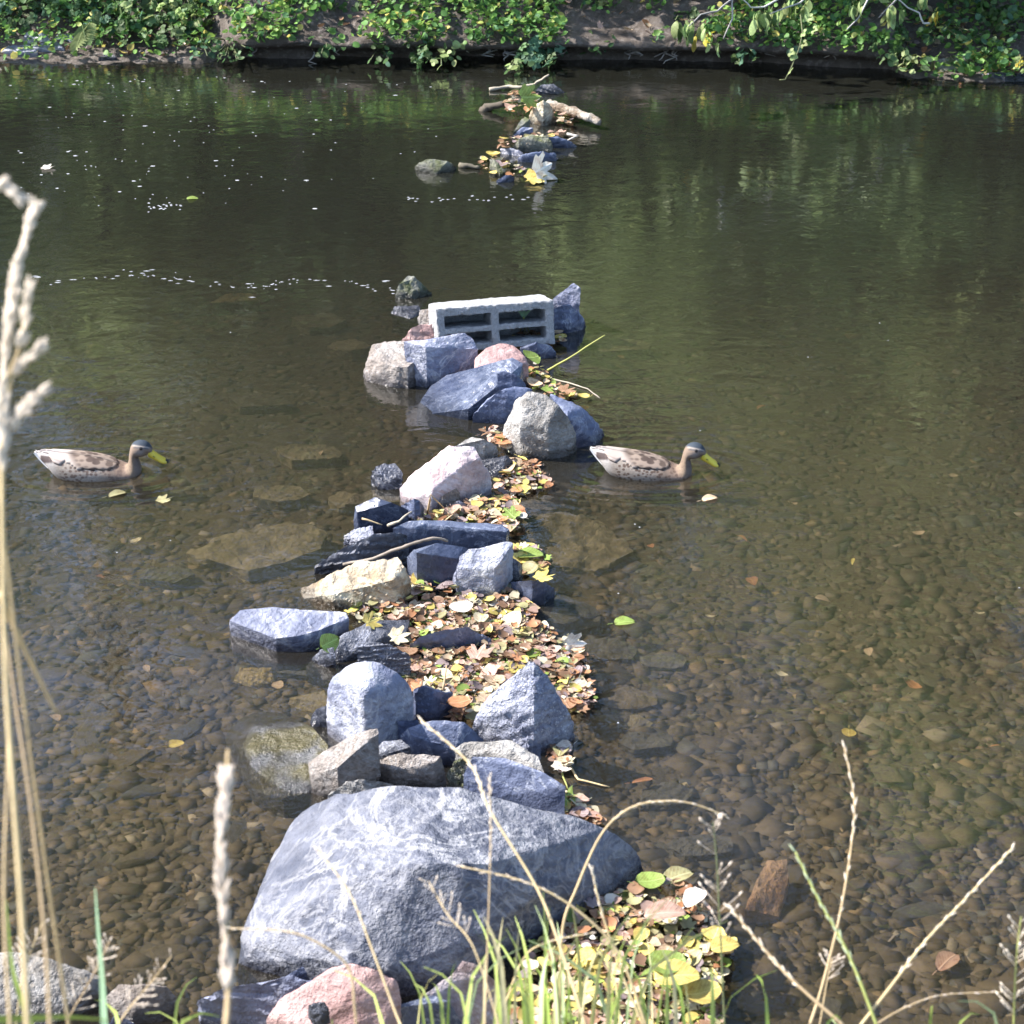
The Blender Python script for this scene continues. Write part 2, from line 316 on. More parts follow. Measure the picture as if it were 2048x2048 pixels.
# ------------------------------------------------------------------ water
DUCKS = [P(74.8, 946.5, 0), P(1179, 938, 0)]
def water_mat():
    t = NT('stream_water'); t.t.nodes.remove(t.b)
    geo = t.n("ShaderNodeNewGeometry"); pos = geo.outputs["Position"]
    mp = t.n("ShaderNodeMapping"); mp.inputs["Scale"].default_value = (1.0, 1.5, 1.0); t.l(pos, mp.inputs[0]); v = mp.outputs[0]
    patch = t.ramp(t.noise(v, .7, 3), [(.36, .25), (.62, 1.0)])
    w1 = t.noise(v, 3.2, 2, .5, .6); w2 = t.noise(v, 11, 3, .55, .8); w3 = t.noise(v, 34, 2, .5)
    h = t.math('ADD', t.math('MULTIPLY', w1, .0042), t.math('MULTIPLY', t.math('MULTIPLY', w2, .0030), patch))
    h = t.math('ADD', h, t.math('MULTIPLY', t.math('MULTIPLY', w3, .0003), patch))
    for dk in DUCKS:      # the little wake rings round the swimming ducks
        c = dk + Vector((.22, 0, 0))
        vm = t.n("ShaderNodeVectorMath"); vm.operation = 'MULTIPLY'; vm.inputs[1].default_value = (.55, 1.1, 0)
        sb = t.n("ShaderNodeVectorMath"); sb.operation = 'SUBTRACT'; t.l(pos, sb.inputs[0]); sb.inputs[1].default_value = c
        t.l(sb.outputs[0], vm.inputs[0]); ln = t.n("ShaderNodeVectorMath"); ln.operation = 'LENGTH'; t.l(vm.outputs[0], ln.inputs[0])
        r = ln.outputs["Value"]; s_ = t.math('SINE', t.math('MULTIPLY', r, 115.0))
        fall = t.math('POWER', 2.718, t.math('MULTIPLY', r, -9.0))
        h = t.math('ADD', h, t.math('MULTIPLY', t.math('MULTIPLY', s_, fall), .0040))
    nrm = t.bump(h, 1.0, 1.0)
    dt = t.n("ShaderNodeVectorMath"); dt.operation = 'DOT_PRODUCT'; t.l(nrm, dt.inputs[0]); t.l(geo.outputs["Incoming"], dt.inputs[1])
    cosi = t.math('ABSOLUTE', dt.outputs["Value"], None, True)      # Schlick's reflectance of water
    fzv = t.math('ADD', t.math('MULTIPLY', t.math('POWER', t.math('SUBTRACT', 1.0, cosi), 2.7), .97), .015, True)
    gl = t.n("ShaderNodeBsdfGlossy"); gl.inputs["Roughness"].default_value = .03; t.l(nrm, gl.inputs["Normal"])
    # suspended silt: thicker where the stream is deeper (far side, and left of the dam)
    sx = t.n("ShaderNodeSeparateXYZ"); t.l(pos, sx.inputs[0])
    far = t.n("ShaderNodeMapRange"); far.interpolation_type = 'SMOOTHSTEP'; far.inputs[1].default_value = 3.5; far.inputs[2].default_value = 9.0; far.inputs[3].default_value = .22; far.inputs[4].default_value = .86
    t.l(sx.outputs[1], far.inputs[0])
    silt = t.math('ADD', far.outputs[0], t.math('MULTIPLY', t.math('SUBTRACT', t.noise(pos, .8, 3), .5), .14), True)
    df = t.n("ShaderNodeBsdfDiffuse"); t.l(t.mix(far.outputs[0], (.050, .043, .031), (.0105, .0125, .010)), df.inputs[0])
    tr = t.n("ShaderNodeBsdfTransparent"); tr.inputs[0].default_value = (.84, .79, .70, 1)
    m0 = t.n("ShaderNodeMixShader"); t.l(silt, m0.inputs[0]); t.l(tr.outputs[0], m0.inputs[1]); t.l(df.outputs[0], m0.inputs[2])
    mx = t.n("ShaderNodeMixShader"); t.l(fzv, mx.inputs[0]); t.l(m0.outputs[0], mx.inputs[1]); t.l(gl.outputs[0], mx.inputs[2])
    t.l(mx.outputs[0], t.out.inputs["Surface"])
    return t.m
M['water'] = water_mat()

# bank line of the far shore, read at the water's edge
EDGE = [(P(x, y, 0).x, P(x, y, 0).y) for x, y in ((0, 121), (480, 128), (1000, 128), (1500, 137), (1760, 151), (2048, 162))]
EDGE = [(-16, EDGE[0][1] + 1.0)] + EDGE + [(16, EDGE[-1][1] - 1.5)]
def far_edge(x): return lerp(EDGE, x)
def bed_z(x, y):
    d = .085 + .006 * max(0, y - 4.5) + .015 * noise.noise(Vector((x * .8, y * .8, 3)))
    d += .05 * sm((-x - .2) / 2.2) * sm((y - 7) / 2.5) + .03 * sm((x - .8) / 1.5) * sm((y - 6.5) / 3)
    d -= .02 * math.exp(-((x + .12) / .3) ** 2)
    e = far_edge(x); d *= 1 - .5 * sm((y - e + .8) / .8)
    return -d + .010 * noise.noise(Vector((x * 4, y * 4, 9)))

def grid_mesh(name, xs, ys, fz, mat):
    V = np.array([(x, y, fz(x, y)) for y in ys for x in xs], np.float32); nx = len(xs); T = []
    for j in range(len(ys) - 1):
        for i in range(nx - 1):
            a = j * nx + i; T += [(a, a + 1, a + nx + 1), (a, a + nx + 1, a + nx)]
    me = tri_mesh(name, V, T); return link(name, me, mat)
xs = np.concatenate([np.linspace(-16, -3.2, 16), np.linspace(-3.05, 3.05, 120), np.linspace(3.2, 16, 16)])
bed = grid_mesh('stream_bed', xs, np.linspace(2.3, 13.2, 200), bed_z, M['bed']); bed["kind"] = "structure"; bed["label"] = "brown silty stream bed of small stones"
# water: a closed body, its top the rippled surface
bm = bmesh.new(); bmesh.ops.create_cube(bm, size=1.0)
for v in bm.verts:
    v.co = Vector((v.co.x * 32, 7.55 + v.co.y * 10.3, 0.0 if v.co.z > 0 else -1.2))
me = bpy.data.meshes.new('water'); bm.to_mesh(me); bm.free()
w = link('water', me, M['water']); w["kind"] = "structure"; w["label"] = "clear brown stream water with green reflections"
# near bank, on which the photographer stands
def near_z(x, y):
    z = lerp([(-14, 1.35), (0.4, 1.25), (1.1, 1.0), (2.2, .16), (2.6, .02), (2.9, -.07), (3.3, -.3), (3.7, -.4)], y)
    return z + .03 * noise.noise(Vector((x * 2.1, y * 2.1, 0))) * (1 if y < 3 else .4)
nb = grid_mesh('near_bank', np.linspace(-16, 16, 160), np.concatenate([np.linspace(-14, .4, 12), np.linspace(.6, 3.7, 40)]), near_z, M['nearearth'])
nb["kind"] = "structure"; nb["label"] = "grassy near bank sloping down to the stream"
# far bank: undercut earth lip, then a slope climbing to an unseen wooded hillside, raised to block reflected sky
PROF = [(.0, -.6), (.16, -.04), (.17, .03), (.12, .075), (.0, .10), (-.02, .125), (.02, .16), (.1, .2), (.22, .26), (.38, .33), (.6, .42), (1.0, .58), (1.8, .85), (3, 1.3), (6, 3.0), (12, 6.5), (30, 14), (70, 26)]
PROFL = [(-.3, -.6), (-.12, -.06), (-.02, .0), (.1, .03), (.2, .06), (.3, .1), (.38, .14), (.46, .19), (.55, .25), (.65, .31), (.8, .4), (1.1, .58), (1.8, .85), (3, 1.3), (6, 3.0), (12, 6.5), (30, 14), (70, 26)]
bx = np.concatenate([np.linspace(-60, -3.4, 24), np.linspace(-3.2, 3.2, 260), np.linspace(3.4, 60, 24)]); V = []; T = []
xl = P(430, 128).x
PFX = []
for k in range(len(PROF) - 1):
    for s_ in range(3): PFX.append((k, s_ / 3))
PFX.append((len(PROF) - 2, 1.0))
for x in bx:
    wl = max(sm((xl - x) / .35 + .5), .0); wr = sm((x - P(1780, 150).x) / .15); wl = max(wl, wr)
    for k, f in PFX:
        a = [PROF[k][0] * (1 - f) + PROF[k + 1][0] * f, PROF[k][1] * (1 - f) + PROF[k + 1][1] * f]
        b = [PROFL[k][0] * (1 - f) + PROFL[k + 1][0] * f, PROFL[k][1] * (1 - f) + PROFL[k + 1][1] * f]
        dy = a[0] * (1 - wl) + b[0] * wl; z = a[1] * (1 - wl) + b[1] * wl
        y = far_edge(x) + dy
        q = Vector((x * 3, dy * 3 + z * 4, 1.7)); n1 = noise.fractal(q, 1.0, 2.1, 4); q2 = Vector((x * 11, dy * 9 + z * 14, 5)); n2 = noise.noise(q2)
        V.append((x, y - .05 * n1 - .022 * n2, z + .03 * n1 + .012 * n2))
m_ = len(PFX)
for i in range(len(bx) - 1):
    for k in range(m_ - 1):
        a = i * m_ + k; T += [(a, a + m_, a + m_ + 1), (a, a + m_ + 1, a + 1)]
fb = link('far_bank', tri_mesh('far_bank', V, T), M['earth']); fb["kind"] = "structure"; fb["label"] = "shaded undercut earth bank rising to a wooded slope out of view"

# ------------------------------------------------------------------ stones
def shape_rock(bm, target, smooth, amp, strata, seed, sharp=True):
    size = max((v.co for v in bm.verts), key=lambda c: c.length).length
    bmesh.ops.dissolve_limit(bm, angle_limit=math.radians(9), verts=bm.verts[:], edges=bm.edges[:])
    bmesh.ops.triangulate(bm, faces=bm.faces[:])
    for it in range(9):
        es = [e for e in bm.edges if e.calc_length() > target]
        if not es: break
        bmesh.ops.subdivide_edges(bm, edges=es, cuts=1); bmesh.ops.triangulate(bm, faces=bm.faces[:])
        if it == 1 and smooth > 1:
            bmesh.ops.smooth_vert(bm, verts=bm.verts[:], factor=.12 * min(4, smooth), use_axis_x=True, use_axis_y=True, use_axis_z=True)
    for _ in range(int(smooth)):
        bmesh.ops.smooth_vert(bm, verts=bm.verts[:], factor=.5, use_axis_x=True, use_axis_y=True, use_axis_z=True)
    bm.normal_update(); off = Vector((seed * 3.71, seed * 1.37, seed * 5.13))
    ax = Vector((math.sin(seed * 2.3) * .5, math.cos(seed * 1.9) * .5, 1)).normalized()
    for v in bm.verts:
        p = v.co; s = 1.0 / max(size, .02)
        d = noise.fractal(p * s * 1.6 + off, 1.0, 2.0, 3) * .5
        r = abs(noise.noise(p * s * 3.2 + off * 2)); d += (.25 - r) * .5
        d += noise.fractal(p * s * 6 + off, .8, 2.1, 4) * .22
        cell = noise.voronoi(p * s * 2.3 + off)[0]; d += (cell[1] - cell[0] - .25) * -.62
        if strata:
            q = p.dot(ax) * s * 9 + noise.noise(p * s * 2 + off) * .8; fr_ = q - math.floor(q)
            d += strata * (fr_ - .5) * .7
        v.co = p + v.normal * d * amp * size
    return size

def rock_mesh(name, pts, target=None, smooth=1, amp=.05, strata=.5, seed=1, sharp=32):
    bm = bmesh.new()
    for p in pts: bm.verts.new(p)
    r = bmesh.ops.convex_hull(bm, input=bm.verts[:])
    junk = list({g for g in r["geom_interior"] + r["geom_unused"] if isinstance(g, bmesh.types.BMVert) and g.is_valid})
    bmesh.ops.delete(bm, geom=junk, context='VERTS')
    size = max(Vector(p).length for p in pts)
    shape_rock(bm, target or max(.006, size * .065), smooth, amp, strata, seed)
    me = bpy.data.meshes.new(name); bm.to_mesh(me); bm.free()
    me.polygons.foreach_set("use_smooth", [True] * len(me.polygons))
    if sharp: me.set_sharp_from_angle(angle=math.radians(sharp))
    return me

ROCKN = [0]
def rock(label, mat, f, pts, name='stone', drop=-.13, th=None, smooth=0, amp=.045, strata=.5, target=None, group='stones of the little dam', cat='stone', sharp=34, inset=.0):
    W = []
    for x, y, z in pts:
        W.append(P(*fr(f, x, y), z))
    cx = sum((p.x for p in W)) / len(W); cy = sum((p.y for p in W)) / len(W)
    allp = list(W)
    for p in W:
        z = (p.z - th) if th else min(drop, p.z - .05)
        allp.append(Vector((cx + (p.x - cx) * (1 - inset), cy + (p.y - cy) * (1 - inset) + .0, z)))
    base = Vector((cx, cy, min(p.z for p in allp)))
    mid = Vector((cx, cy, sum(p.z for p in W) / len(W)))
    ROCKN[0] += 1; smooth = {0: 0, 1: 0, 2: 1, 3: 1, 4: 3}[smooth]
    me = rock_mesh(name, [p - mid for p in allp], target, smooth, amp, strata, ROCKN[0], sharp)
    o = link(name, me, M[mat], None, mid)
    tag(o, label, cat, group); return o

# the big boulder in front
rock('huge grey boulder with white swirls at the near end of the stone dam', 'boulder', 'd',
     [(120, 830, 0), (130, 720, .03), (210, 520, .02), (340, 255, .05), (400, 190, .12), (540, 105, .2), (700, 68, .25), (850, 58, .27), (1020, 72, .27), (1150, 122, .26),
      (1400, 172, .22), (1700, 255, .14), (1830, 352, .06), (1868, 440, 0), (1790, 520, 0), (1560, 560, .04), (1400, 545, .13), (1190, 690, .12), (1000, 880, .04), (950, 950, 0),
      (830, 940, 0), (760, 870, .08), (580, 830, .1), (400, 800, .08), (200, 740, .06), (900, 400, .27), (600, 450, .22), (1200, 400, .24)],
     name='boulder', target=.014, smooth=1, amp=.03, strata=.22, group=None, cat='boulder', sharp=50)
R = rock
# --- group around the hollow block
R('small mossy peaked stone standing in the water by the riffle', 'moss', 'a', [(375, 98, .085), (420, 112, .08), (460, 160, .05), (525, 207, .01), (420, 248, 0), (310, 250, 0), (295, 225, .015), (318, 155, .06)], amp=.07)
R('low wet stone barely above water below the mossy peaked stone', 'dark', 'a', [(285, 300, .016), (440, 290, .02), (470, 350, 0), (380, 380, 0), (265, 345, 0)], amp=.07)
R('rough brown stone wedged against the left end of the concrete block', 'brown', 'a', [(450, 325, .09), (530, 312, .11), (560, 400, .06), (500, 410, .02), (440, 385, .02)])
R('small pink stone behind the grey-blue block of stone', 'pink', 'a', [(333, 515, .03), (390, 438, .09), (450, 415, .11), (528, 408, .11), (545, 500, .06), (480, 535, .0)], smooth=2)
R('square brown stone with dark wet front at the dam edge', 'brown', 'a', [(150, 535, .11), (350, 525, .12), (430, 640, .10), (370, 690, .09), (300, 690, .085), (210, 665, .085), (118, 640, .07), (110, 780, 0), (200, 800, 0), (480, 785, 0), (95, 730, .01)], amp=.055)
R('tilted grey-blue block of stone leaning on the square brown stone', 'grey', 'a', [(350, 530, .17), (500, 505, .19), (735, 474, .185), (778, 500, .17), (822, 575, .13), (815, 640, .08), (600, 725, .05), (500, 778, .0), (440, 700, .07), (490, 560, .17)], th=.16, amp=.035)
R('round pink stone in front of the concrete block', 'pink', 'a', [(960, 530, .145), (1060, 548, .135), (1140, 620, .11), (1152, 665, .09), (870, 563, .135), (808, 630, .115), (803, 690, .10), (960, 690, .10)], smooth=3, amp=.035, strata=.2)
R('large smooth dark slate slab sloping into the water', 'wetslate', 'a', [(430, 950, -.01), (520, 810, .03), (620, 740, .06), (850, 690, .1), (1045, 632, .17), (1115, 665, .16), (1095, 750, .12), (920, 835, .095), (760, 960, .045), (650, 990, .0), (480, 997, -.01)], amp=.02, strata=.3, target=.016)
R('thin grey shard lying on the dark slate slab', 'slate', 'a', [(950, 730, .17), (985, 715, .18), (1070, 740, .17), (1132, 800, .12), (990, 828, .1)], th=.05, amp=.03)
R('veined blue stone between slate slab and big grey rock', 'slate', 'a', [(785, 1000, .03), (850, 930, .07), (960, 840, .13), (1060, 805, .14), (1180, 825, .13), (1100, 930, .08), (970, 1050, 0), (850, 1050, 0), (790, 1020, .01)], amp=.04, smooth=2)
R('big upright grey rock beside the swimming duck', 'warm', 'a', [(1140, 838, .24), (1250, 850, .235), (1345, 935, .2), (1435, 1050, .12), (1465, 1190, .02), (1380, 1262, 0), (1090, 1248, 0), (1050, 1190, .02), (988, 1060, .09), (1060, 910, .19), (1280, 1080, .13), (1095, 1050, .14)], smooth=2, amp=.04, target=.016)
R('blue-shaded rock right behind the big upright grey rock', 'slate', 'a', [(1290, 865, .16), (1400, 905, .15), (1500, 950, .13), (1600, 1060, .06), (1635, 1110, .01), (1585, 1192, 0), (1450, 1210, 0), (1400, 1000, .13)], smooth=2)
R('pale pointed shard behind the right end of the concrete block', 'grey', 'a', [(1305, 245, .13), (1440, 153, .2), (1482, 178, .19), (1472, 290, .06), (1420, 285, .1), (1320, 300, .09)], th=.14)
R('smooth grey-blue stone at the right end of the concrete block', 'slate', 'a', [(1310, 310, .11), (1410, 278, .13), (1502, 360, .06), (1522, 425, .0), (1330, 447, 0)], smooth=2)
R('small blue stone right of the round pink stone', 'slate', 'a', [(1090, 560, .04), (1200, 528, .07), (1290, 550, .05), (1332, 600, .015), (1320, 625, 0), (1220, 640, 0), (1120, 610, .01)], smooth=2)
# --- pinkish-white stone and around
R('big pinkish-white stone bright in the sun mid dam', 'pinkwhite', 'b', [(960, 100, .19), (1010, 118, .185), (1125, 108, .18), (1160, 170, .16), (1240, 320, .05), (1225, 385, .0), (1060, 430, 0), (900, 490, 0), (660, 465, .0), (635, 375, .03), (700, 305, .08), (820, 220, .14), (850, 390, .075), (1040, 240, .14)], smooth=2, amp=.035, target=.014)
R('whitish stone behind the big pinkish-white stone', 'warm', 'b', [(990, 105, .07), (1110, 42, .1), (1190, 58, .1), (1265, 105, .06), (1275, 160, 0), (1150, 175, 0)])
R('dark blue stone among leaves right of the pinkish-white stone', 'dark', 'b', [(1170, 200, .04), (1330, 160, .06), (1375, 200, .03), (1300, 300, 0), (1210, 290, .0)])
R('small layered black and white stone left of the pinkish-white stone', 'dark', 'b', [(458, 262, .05), (490, 222, .07), (610, 220, .07), (655, 270, .05), (655, 380, 0), (500, 388, 0), (460, 340, .0)], strata=1.2, amp=.045)
R('angular blue stone with pale top edge', 'wetslate', 'h', [(712, 405, .10), (970, 282, .13), (1030, 320, .13), (1180, 355, .12), (1400, 450, .08), (1385, 490, .06), (1020, 405, .115), (810, 430, .1), (735, 480, .09), (690, 600, .05), (690, 660, .0), (1000, 740, 0), (1340, 570, .02)], amp=.02, strata=.2, smooth=0)
R('little blue stone between angular blue stone and pinkish-white stone', 'slate', 'h', [(1300, 390, .08), (1470, 300, .12), (1540, 320, .11), (1602, 410, .05), (1500, 450, .04), (1390, 482, .03)], smooth=1)
R('brownish pebble under the pinkish-white stone beside a tan leaf', 'brown', 'i', [(165, 380, .02), (230, 260, .06), (400, 175, .08), (450, 230, .06), (350, 330, .02), (230, 390, .0)])
R('grey flat pebble among the leaves below the pinkish-white stone', 'grey', 'i', [(270, 400, .03), (440, 325, .05), (560, 400, .03), (520, 480, 0), (330, 480, 0)])
R('pale layered shard at the tip of the black slate', 'pale', 'h', [(560, 790, .03), (700, 700, .06), (930, 655, .08), (945, 770, .06), (700, 868, .02)], th=.07, strata=1.2)
R('long black pointed slate lying aslant', 'dark', 'h', [(200, 1160, .03), (430, 1030, .06), (610, 910, .1), (960, 760, .14), (1200, 742, .14), (1390, 772, .11), (440, 1095, .05), (700, 1000, .08), (1000, 870, .11), (190, 1260, 0), (400, 1275, 0), (1250, 990, .03), (1370, 850, .07)], strata=1.0, amp=.03, target=.012)
R('long flat beam-like slate slab with wet blue right end', 'wetslate', 'b', [(700, 586, .12), (950, 583, .12), (1300, 610, .12), (1348, 640, .11), (595, 632, .1), (900, 618, .115), (1330, 655, .11), (680, 715, .05), (930, 705, .05), (1345, 735, .03), (620, 700, .05)], smooth=0, amp=.018, strata=.3, target=.012)
R('tan and yellow rock with rusty wet tip', 'tan', 'h', [(10, 1465, .01), (120, 1420, .03), (430, 1280, .08), (750, 1130, .12), (1250, 1072, .14), (1342, 1180, .13), (1432, 1390, .07), (1450, 1465, .03), (1190, 1490, .05), (700, 1500, .055), (720, 1650, 0), (540, 1745, 0), (420, 1705, .0), (60, 1590, 0), (1200, 1350, .11), (430, 1540, .05)], smooth=1, amp=.05, target=.012)
R('smooth dark blue stone with curved edge above the leaf drift', 'wetslate', 'b', [(690, 820, .07), (730, 770, .12), (880, 730, .15), (1050, 748, .14), (1112, 775, .12), (1020, 830, .11), (945, 948, .02), (830, 920, .03), (745, 885, .06), (750, 790, .13), (700, 905, .03)], smooth=1, amp=.02, strata=.2)
R('pale pointed rock lying on the dark blue stones', 'pale', 'i', [(420, 1200, .1), (450, 1050, .13), (570, 966, .15), (800, 943, .16), (1112, 860, .17), (1128, 890, .165), (1030, 1030, .15), (890, 1220, .11), (620, 1500, .02), (400, 1455, .01), (375, 1300, .06)], th=.12, amp=.04)
R('dark blue stone tucked under the pale pointed rock', 'dark', 'i', [(1040, 1015, .12), (1200, 1110, .09), (1250, 1180, .05), (1160, 1290, .03), (800, 1475, 0), (880, 1240, .08), (700, 1440, .02)], amp=.04)
R('shiny dark blue stone at the right edge under a yellow leaf', 'wetslate', 'i', [(1110, 1380, .05), (1200, 1370, .07), (1380, 1358, .09), (1540, 1380, .08), (1665, 1460, .03), (1665, 1500, 0), (1500, 1600, -.01), (1300, 1640, -.01), (1120, 1590, 0), (1240, 1560, .02)], smooth=0, amp=.025)
R('flat grey slate just under water right of the leaf drift', 'bedgrey', 'b', [(1430, 1205, -.012), (1560, 1090, -.03), (1690, 1060, -.03), (1900, 1140, -.05), (1930, 1190, -.06), (1700, 1250, -.02), (1480, 1225, -.006)], amp=.02)
# --- slab, round boulder, pyramid
R('flat-topped grey slab with dark wet front apart from the dam', 'grey', 'e', [(200, 200, .05), (290, 108, .07), (640, 73, .07), (1050, 122, .065), (1312, 122, .07), (1335, 175, .065), (1060, 290, .055), (850, 348, .05), (630, 372, .045), (500, 335, .045), (300, 200, .055), (185, 255, 0), (300, 330, 0), (490, 400, 0), (900, 500, 0), (1080, 475, 0), (1265, 320, 0)], amp=.022, smooth=0, target=.012)
R('small black wet stone at the corner of the flat-topped slab', 'dark', 'e', [(1075, 475, .05), (1195, 458, .06), (1212, 600, .02), (1130, 650, .0), (950, 720, -.05), (930, 640, -.03)])
R('broad wet slate under a film of water and fallen leaves', 'dark', 'e', [(1210, 450, .03), (1240, 360, .06), (1400, 270, .07), (1600, 190, .06), (1930, 180, .04), (1900, 330, .05), (1500, 400, .05), (1270, 610, .0), (1220, 610, 0)], smooth=2, amp=.03)
R('narrow dark slate lying behind the round pale boulder', 'dark', 'e', [(1420, 455, .1), (1540, 393, .12), (1740, 428, .12), (1920, 530, .09), (1935, 590, .06), (1800, 612, .04), (1500, 522, .06)], th=.08, strata=1)
R('dark blue stone in the middle of the leaf drift', 'slate', 'g', [(78, 385, .03), (180, 318, .06), (390, 252, .085), (590, 235, .085), (692, 300, .05), (692, 380, .02), (480, 452, .0), (160, 432, .01)])
R('small pale chip beside the dark blue stone in the leaf drift', 'grey', 'g', [(655, 335, .03), (700, 283, .045), (785, 330, .03), (765, 385, .01), (690, 395, .01)])
R('round pale grey boulder with white blotches', 'pale', 'c', [(533, 490, .12), (560, 418, .18), (640, 338, .24), (720, 325, .26), (800, 332, .26), (887, 382, .23), (948, 455, .18), (964, 510, .13), (938, 590, .07), (830, 688, .01), (590, 718, .0), (555, 610, .05), (720, 480, .225), (850, 480, .2), (620, 560, .12), (760, 600, .1)], smooth=4, amp=.03, strata=.1, target=.013, sharp=60)
R('black stone peeping out left of the round pale boulder', 'dark', 'c', [(473, 600, .02), (500, 558, .05), (555, 548, .06), (575, 655, .0), (480, 640, 0)])
R('small bluish stone right of the round pale boulder', 'slate', 'g', [(130, 768, .11), (200, 740, .12), (325, 790, .09), (450, 800, .06), (440, 900, .03), (310, 990, .02), (150, 1010, .0), (92, 960, .03)], amp=.05)
R('pyramid-shaped pale rock beside the leaf drift', 'gravelly', 'g', [(1105, 526, .26), (1150, 532, .26), (1292, 680, .21), (1387, 880, .14), (1492, 1050, .06), (1503, 1160, .01), (1400, 1255, 0), (1000, 1255, 0), (840, 1215, .02), (690, 1138, .03), (608, 1075, .04), (758, 850, .13), (1000, 636, .22), (1150, 960, .14), (900, 930, .13)], smooth=1, amp=.04, target=.013)
R('flat slate with a dark blue face below the round boulder', 'slate', 'g', [(12, 1160, .08), (70, 1103, .1), (280, 1032, .12), (550, 1050, .12), (718, 1195, .07), (475, 1262, .06), (440, 1392, .0), (230, 1322, .03), (90, 1292, .03)], th=.1, amp=.025)
R('large blue slate slab leaning over the huge boulder', 'slate', 'g', [(548, 1500, .1), (620, 1338, .16), (900, 1358, .17), (1240, 1488, .16), (1418, 1600, .14), (1362, 1832, .05), (1200, 1805, .05), (850, 1692, .07), (600, 1592, .07)], th=.14, amp=.014, strata=.2, smooth=0, target=.014)
R('grey slab behind the large leaning slate slab', 'warm', 'g', [(478, 1275, .13), (560, 1220, .15), (860, 1220, .17), (960, 1203, .17), (1180, 1350, .15), (1235, 1480, .13), (900, 1380, .13), (600, 1350, .1)], th=.14, amp=.03)
R('knobbly grey stone at the tip of the leaning slate slab', 'moss', 'g', [(408, 1480, .05), (440, 1400, .09), (500, 1340, .11), (590, 1328, .12), (625, 1400, .1), (560, 1545, .03), (440, 1565, .02)], amp=.08)
R('grey saddle-shaped stone under the pyramid rock', 'grey', 'g', [(980, 1200, .1), (1100, 1188, .12), (1205, 1240, .1), (1195, 1400, .04), (1050, 1300, .06)], th=.12)
R('wedge of stone with pinkish flat top beside the mossy slab', 'brown', 'e', [(953, 1570, .08), (1150, 1438, .12), (1400, 1298, .17), (1612, 1238, .2), (1628, 1290, .19), (1400, 1470, .15), (1230, 1620, .11), (988, 1692, .06), (1080, 1745, .03), (1180, 1818, .0), (1425, 1692, .03), (1545, 1522, .08)], th=.13, amp=.022, smooth=0, target=.011)
R('wide mossy slab half under water beside the huge boulder', 'mossflat', 'e', [(95, 1320, -.09), (250, 1138, -.09), (480, 1062, -.08), (700, 1092, -.055), (830, 1190, .015), (1000, 1250, .035), (1150, 1400, .035), (1090, 1700, .03), (1080, 1855, .0), (700, 1915, -.005), (430, 1845, -.03), (235, 1655, -.07), (450, 1250, .022), (360, 1450, .02), (700, 1400, .03), (600, 1700, .012)], smooth=2, amp=.022, strata=.5, target=.014)
R('small dark stone under the wedge stone', 'dark', 'c', [(758, 795, .05), (820, 718, .09), (900, 703, .11), (943, 740, .1), (930, 785, .06), (780, 810, .03)])
R('small dark block with a pale flat top behind the huge boulder', 'brown', 'c', [(760, 815, .06), (900, 766, .1), (1085, 783, .1), (1112, 860, .05), (1050, 898, .02), (880, 908, .02), (870, 850, .06), (1060, 812, .09)], th=.11, smooth=0, amp=.03)
R('black stone in the gap behind the huge boulder', 'dark', 'c', [(690, 875, .02), (770, 818, .06), (850, 813, .07), (868, 905, .0), (720, 900, 0)])
R('bluish sliver between round boulder and flat slate', 'slate', 'c', [(883, 620, .1), (980, 610, .1), (993, 640, .07), (905, 658, .07)], th=.06)
R('grey hump of stone behind the huge boulder crest', 'warm', 'c', [(553, 968, .05), (640, 903, .1), (720, 888, .12), (865, 915, .1), (760, 955, .06)])
# --- stones along the near shore
R('flat wavy grey stone on the near shore', 'grey', 'm', [(115, 215, .1), (210, 168, .14), (420, 128, .17), (530, 110, .18), (655, 140, .17), (645, 200, .14), (400, 305, .03), (250, 305, .02), (122, 268, .04)], th=.16, strata=1, amp=.035, smooth=2, group='stones on the near shore')
R('large pink stone at the bottom edge of the shore', 'pink', 'm', [(412, 292, .15), (475, 213, .19), (640, 163, .22), (700, 80, .26), (780, 58, .28), (880, 82, .28), (972, 135, .25), (988, 195, .22), (925, 335, .16), (600, 345, .16)], smooth=2, amp=.035, strata=.2, target=.013, group='stones on the near shore')
R('small dark pebble resting on the large pink stone', 'dark', 'm', [(592, 238, .245), (620, 224, .252), (662, 224, .255), (684, 256, .24), (652, 278, .23), (612, 268, .232)], th=.035, amp=.06, group=None)
R('smooth dark blue slab between two pinkish shore stones', 'slate', 'm', [(926, 252, .18), (1130, 193, .2), (1198, 220, .19), (1265, 335, .1), (922, 345, .08)], th=.13, smooth=0, amp=.012, strata=.1, group='stones on the near shore')
R('pinkish grey stone behind the green grass blades', 'pinkwhite', 'm', [(1078, 205, .14), (1180, 113, .2), (1260, 55, .24), (1330, 68, .24), (1425, 150, .18), (1405, 305, .06), (1200, 255, .1)], smooth=1, group='stones on the near shore')
R('thin grey shard under the front of the huge boulder', 'slate', 'm', [(503, 110, .03), (590, 56, .06), (628, 75, .05), (560, 112, .03)], th=.04, group=None)
R('broad grey slab in the lower corner behind straw stems', 'warm', 'k', [(-150, 300, .1), (80, 283, .12), (370, 343, .11), (640, 450, .09), (900, 520, .07), (975, 620, .04), (770, 825, 0), (500, 960, .0), (-150, 960, .02)], amp=.03, group='stones on the near shore')
R('rounded brownish stone under the seed-head sprays', 'brown', 'k', [(963, 690, .04), (1080, 588, .08), (1300, 598, .09), (1548, 610, .08), (1633, 700, .05), (1622, 812, .02), (1500, 1010, -.02), (1150, 970, 0)], smooth=2, amp=.03, strata=.2, group='stones on the near shore')
